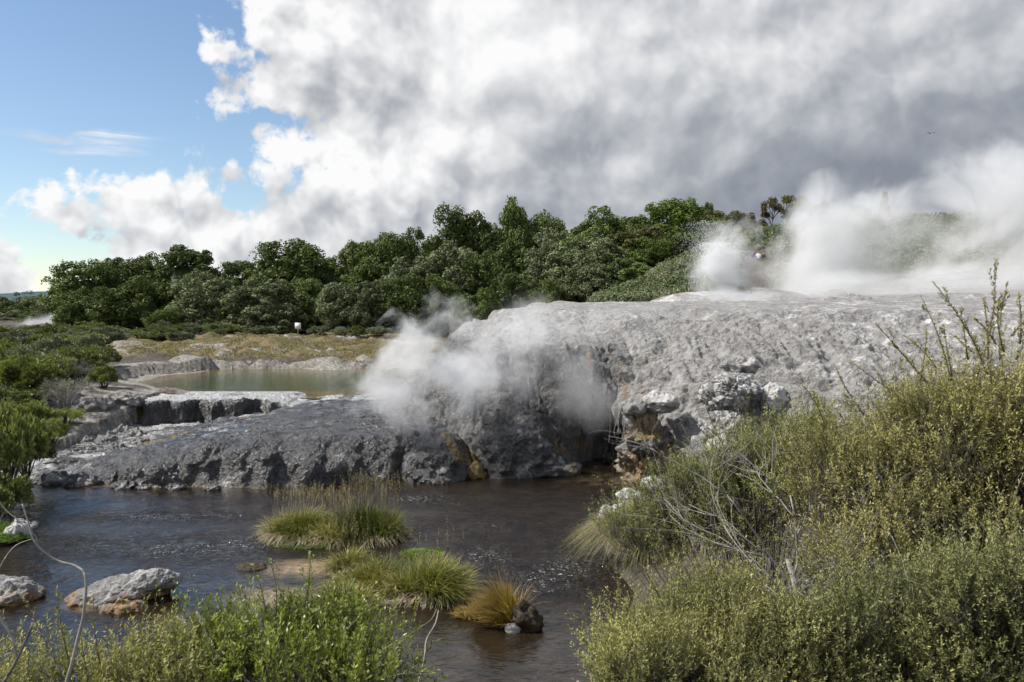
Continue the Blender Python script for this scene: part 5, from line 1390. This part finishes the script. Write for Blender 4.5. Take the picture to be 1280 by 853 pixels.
near_bush('shrub', 'huge golden olive shrub filling the right edge, with tall thin shoots',
          [(1215, 645, 6.2, 135, 125), (1120, 635, 6.4, 105, 95), (1060, 600, 6.8, 62, 50), (1180, 560, 6.4, 95, 50), (1280, 600, 5.8, 100, 105), (1150, 710, 5.8, 110, 80), (1320, 680, 5.5, 90, 140), (1275, 545, 6.0, 60, 52), (1215, 560, 6.2, 50, 40)],
          7600, M_MANUKA, (3.3, 6.0), leafL=.025, leafW=.009, nleaf=36, seed=1, nstem=140,
          shoots=[(1235, 470, 1163, 352, 6.0, 247, .028), (1190, 480, 1148, 368, 6.1, 209, .027), (1222, 470, 1240, 330, 6.0, 247, .029), (1160, 480, 1094, 404, 6.3, 247, .027), (1250, 450, 1262, 352, 5.8, 266, .029), (1270, 450, 1292, 350, 5.6, 266, .029),
                  (1210, 450, 1200, 385, 6.1, 285, .028), (1235, 450, 1228, 372, 5.9, 285, .028), (1190, 470, 1180, 405, 6.2, 285, .028), (1130, 500, 1062, 450, 6.6, 228, .027), (1080, 520, 1044, 455, 6.8, 228, .027), (1030, 530, 1000, 480, 7.0, 228, .027),
                  (1255, 440, 1250, 378, 5.8, 304, .029), (1275, 430, 1272, 368, 5.7, 304, .029), (1245, 430, 1216, 398, 5.9, 285, .029), (1170, 460, 1130, 420, 6.2, 266, .028), (1150, 480, 1158, 410, 6.2, 266, .028), (1215, 440, 1195, 420, 6.0, 285, .028), (1285, 440, 1300, 390, 5.7, 304, .029), (1264, 420, 1284, 400, 5.7, 304, .029)])
near_bush('shrub', 'dark olive thin-leaved shrub in front of the tufa pillar, reaching over the stream',
          [(850, 650, 8.8, 60, 48), (905, 625, 8.6, 55, 44), (965, 605, 8.2, 62, 60), (800, 672, 8.8, 42, 32), (1020, 625, 7.8, 62, 78), (930, 665, 8.2, 60, 42)],
          4000, M_MANUKA_G, (2.6, 8.2), leafL=.028, leafW=.009, nleaf=32, seed=2, nstem=110,
          shoots=[(905, 560, 880, 500, 8.6, 110, .018), (940, 560, 925, 500, 8.4, 110, .018), (960, 550, 962, 485, 8.3, 110, .018), (850, 590, 812, 548, 8.8, 110, .018), (820, 620, 790, 575, 8.8, 110, .018), (985, 550, 1000, 500, 8.0, 110, .018),
                  (870, 590, 850, 530, 8.7, 110, .018), (790, 650, 745, 640, 8.8, 110, .018), (890, 570, 905, 515, 8.6, 110, .018)])
near_bush('shrub', 'yellow-green feathery shrub at the bottom beside the stream',
          [(850, 825, 5.0, 84, 52), (930, 820, 5.0, 85, 50), (805, 870, 4.8, 60, 60), (990, 855, 4.8, 90, 56), (890, 770, 5.3, 52, 28), (890, 880, 4.6, 120, 60)],
          4600, M_MANUKA_Y, (1.5, 5.2), leafL=.022, leafW=.0075, L=(.10, .26), nleaf=34, seed=3, nstem=90,
          shoots=[(790, 800, 735, 742, 5.0, 285, .020), (800, 830, 740, 790, 4.9, 150, .015), (830, 760, 800, 705, 5.2, 266, .019), (790, 850, 722, 830, 4.8, 150, .015), (860, 750, 850, 692, 5.2, 266, .019), (900, 740, 905, 690, 5.3, 266, .019)])
near_bush('shrub', 'deeper green shrub filling the bottom right corner below the golden one',
          [(1120, 830, 4.9, 110, 66), (1220, 815, 4.7, 95, 72), (1050, 850, 4.8, 70, 54), (1290, 825, 4.5, 70, 90)],
          4300, M_MANUKA_G, (2.6, 4.9), leafL=.024, leafW=.0082, nleaf=34, seed=4, nstem=90, shoots=[(1240, 760, 1262, 668, 4.5, 160, .02), (1260, 760, 1290, 650, 4.4, 160, .02), (1200, 760, 1215, 700, 4.6, 160, .02)])
near_bush('shrub', 'bright green lance-leaved shrub along the bottom edge left of the stream',
          [(330, 835, 5.2, 84, 48), (410, 822, 5.4, 62, 40), (255, 882, 4.9, 80, 48), (460, 868, 5.0, 58, 38), (370, 880, 4.7, 110, 46)],
          1350, M_LANCE, (-1.35, 4.9), leafL=.034, leafW=.0115, L=(.12, .26), nleaf=36, seed=5, nstem=90, whorl=.5,
          shoots=[(335, 780, 312, 705, 5.0, 90, .036), (345, 770, 335, 700, 5.2, 90, .034), (380, 760, 386, 690, 5.2, 90, .030), (430, 790, 470, 742, 5.2, 90, .03), (460, 830, 520, 790, 4.8, 90, .034), (470, 850, 545, 840, 4.7, 80, .034),
                  (300, 800, 272, 745, 4.9, 90, .036), (395, 780, 420, 715, 5.3, 80, .03), (280, 830, 255, 770, 4.6, 90, .036)])
near_bush('shrub', 'paler green small-leaved shrub in the bottom left corner',
          [(130, 880, 4.6, 88, 46), (200, 866, 4.8, 60, 40), (60, 905, 4.4, 80, 48)],
          1200, M_MANUKA_Y, (-2.3, 4.6), leafL=.024, leafW=.008, nleaf=38, seed=6, nstem=50,
          shoots=[(90, 840, 72, 735, 4.3, 80, .034), (80, 850, 30, 745, 4.2, 70, .034), (125, 830, 118, 745, 4.5, 70, .03), (110, 850, 100, 790, 4.4, 90, .034)])

# dead wood
def dead_tree():
    rng = np.random.default_rng(77); bx, by = 2.55, 6.6; bz = ground_at(bx, by)
    e = empty('dead_branches', (bx, by, bz), 'bare grey dead branches fanning up between the olive shrubs', 'dead branches'); o = np.array([bx, by, bz])
    mb = MB()
    root = at(1010, 790, 6.2) - o
    def grow(p, d, L, r, lev):
        n = 6; pts = [p]; dd = d / np.linalg.norm(d)
        for i in range(n):
            dd = dd + rng.normal(size=3) * .16; dd /= np.linalg.norm(dd); pts.append(pts[-1] + dd * L / n)
        mb.tube(pts, np.linspace(r, r * .45, n + 1), 6 if lev < 2 else 4)
        if lev < 4:
            for k in range(4 if lev < 3 else 3):
                i = rng.integers(2, n + 1); nd = dd + rng.normal(size=3) * .62; nd[2] += .15
                grow(pts[i], nd, L * rng.uniform(.5, .8), r * .5, lev + 1)
    for (qx, qy, r) in [(985, 640, .020), (1030, 600, .014), (950, 660, .012), (1060, 650, .012), (1000, 560, .011), (930, 620, .010), (1045, 700, .012), (1080, 620, .009)]:
        q = at(qx, qy, 6.0 + rng.uniform(-.2, .1)) - o
        grow(root + rng.normal(size=3) * .04, q - root, np.linalg.norm(q - root) * .85, r, 1)
    mb.build('twigs', M_BARK_GREY, e)
    t = MB(); t.tube([[0, 0, -.1], root * .6, root, at(985, 700, 6.15) - o], [.035, .03, .026, .018], 7); t.build('trunk', M_BARK_GREY, e)
dead_tree()

def twig(name, pts, Y, r0, r1, label, mat, side=(), cat='twig'):
    P3 = np.array([at(px, py, Y + dy) for px, py, dy in pts]); t = np.linspace(0, len(P3) - 1, len(P3) * 5)
    # smooth the polyline
    i = np.clip(t.astype(int), 0, len(P3) - 2); f = (t - i)[:, None]
    m = np.gradient(P3, axis=0)
    h00 = 2 * f ** 3 - 3 * f ** 2 + 1; h10 = f ** 3 - 2 * f ** 2 + f; h01 = -2 * f ** 3 + 3 * f ** 2; h11 = f ** 3 - f ** 2
    S = h00 * P3[i] + h10 * m[i] + h01 * P3[i + 1] + h11 * m[i + 1]
    mb = MB(); mb.tube(S - P3[0], np.linspace(r0, r1, len(S)), 7)
    for k, (qx, qy) in side:
        a = P3[k]; b = at(qx, qy, Y); mb.tube([a - P3[0], (a + b) / 2 - P3[0] + [0, .01, .004], b - P3[0]], [r1 * 1.3, r1 * 1.1, r1 * .6], 5)
    o = mb.build(name, mat, None, True); o.location = tuple(P3[0]); return tag(o, label, cat)
twig('bare_branch', [(66, 900, 0), (84, 850, 0), (97, 800, 0), (105, 765, 0), (107, 722, 0), (95, 708, .03), (70, 700, .03), (45, 680, 0), (36, 655, 0), (28, 630, 0)], 3.2, .0075, .003, 'long bent bare branch with a sharp crook, leaning over the river at the left', M_BARK_GREY, [(7, (42, 668)), (8, (48, 655))])
twig('bare_branch', [(-20, 600, 0), (5, 635, 0), (22, 650, 0), (36, 664, 0)], 3.3, .004, .002, 'thin straight grey twig entering from the left edge', M_BARK_GREY)
twig('bare_branch', [(-10, 730, 0), (5, 700, 0), (20, 682, 0), (40, 674, 0)], 3.1, .003, .002, 'thin arching pale twig at the left edge above the low rock', M_BARK_GREY)
twig('bare_branch', [(-10, 760, 0), (6, 782, 0), (16, 800, 0), (22, 830, 0)], 3.0, .006, .004, 'pale twig curving down at the left edge near the corner', M_BARK_GREY)
twig('bare_branch', [(0, 860, 0), (14, 838, 0), (26, 815, 0), (40, 782, 0)], 3.0, .007, .004, 'dark slanting twig in the bottom left corner', M_BARK_DK)
twig('bare_branch', [(548, 764, 0), (544, 780, -.2), (533, 800, -.5), (530, 825, -.9), (518, 870, -1.2)], 8.5, .007, .006, 'pale root-like branch hanging from the middle island into the water', M_BARK_GREY)
twig('bare_branch', [(546, 762, 0), (538, 776, -.2), (515, 792, -.5), (500, 806, -.9), (492, 840, -1.2)], 8.2, .008, .006, 'dark root-like branch curving left of the pale one below the island', M_BARK_DK)
twig('bare_branch', [(735, 690, 0), (728, 668, 0), (722, 655, 0)], 17, .008, .004, 'small leafless sapling standing in the stream beside the drooping tussock', M_BARK_GREY, [(1, (738, 650)), (1, (745, 662)), (0, (748, 672))])
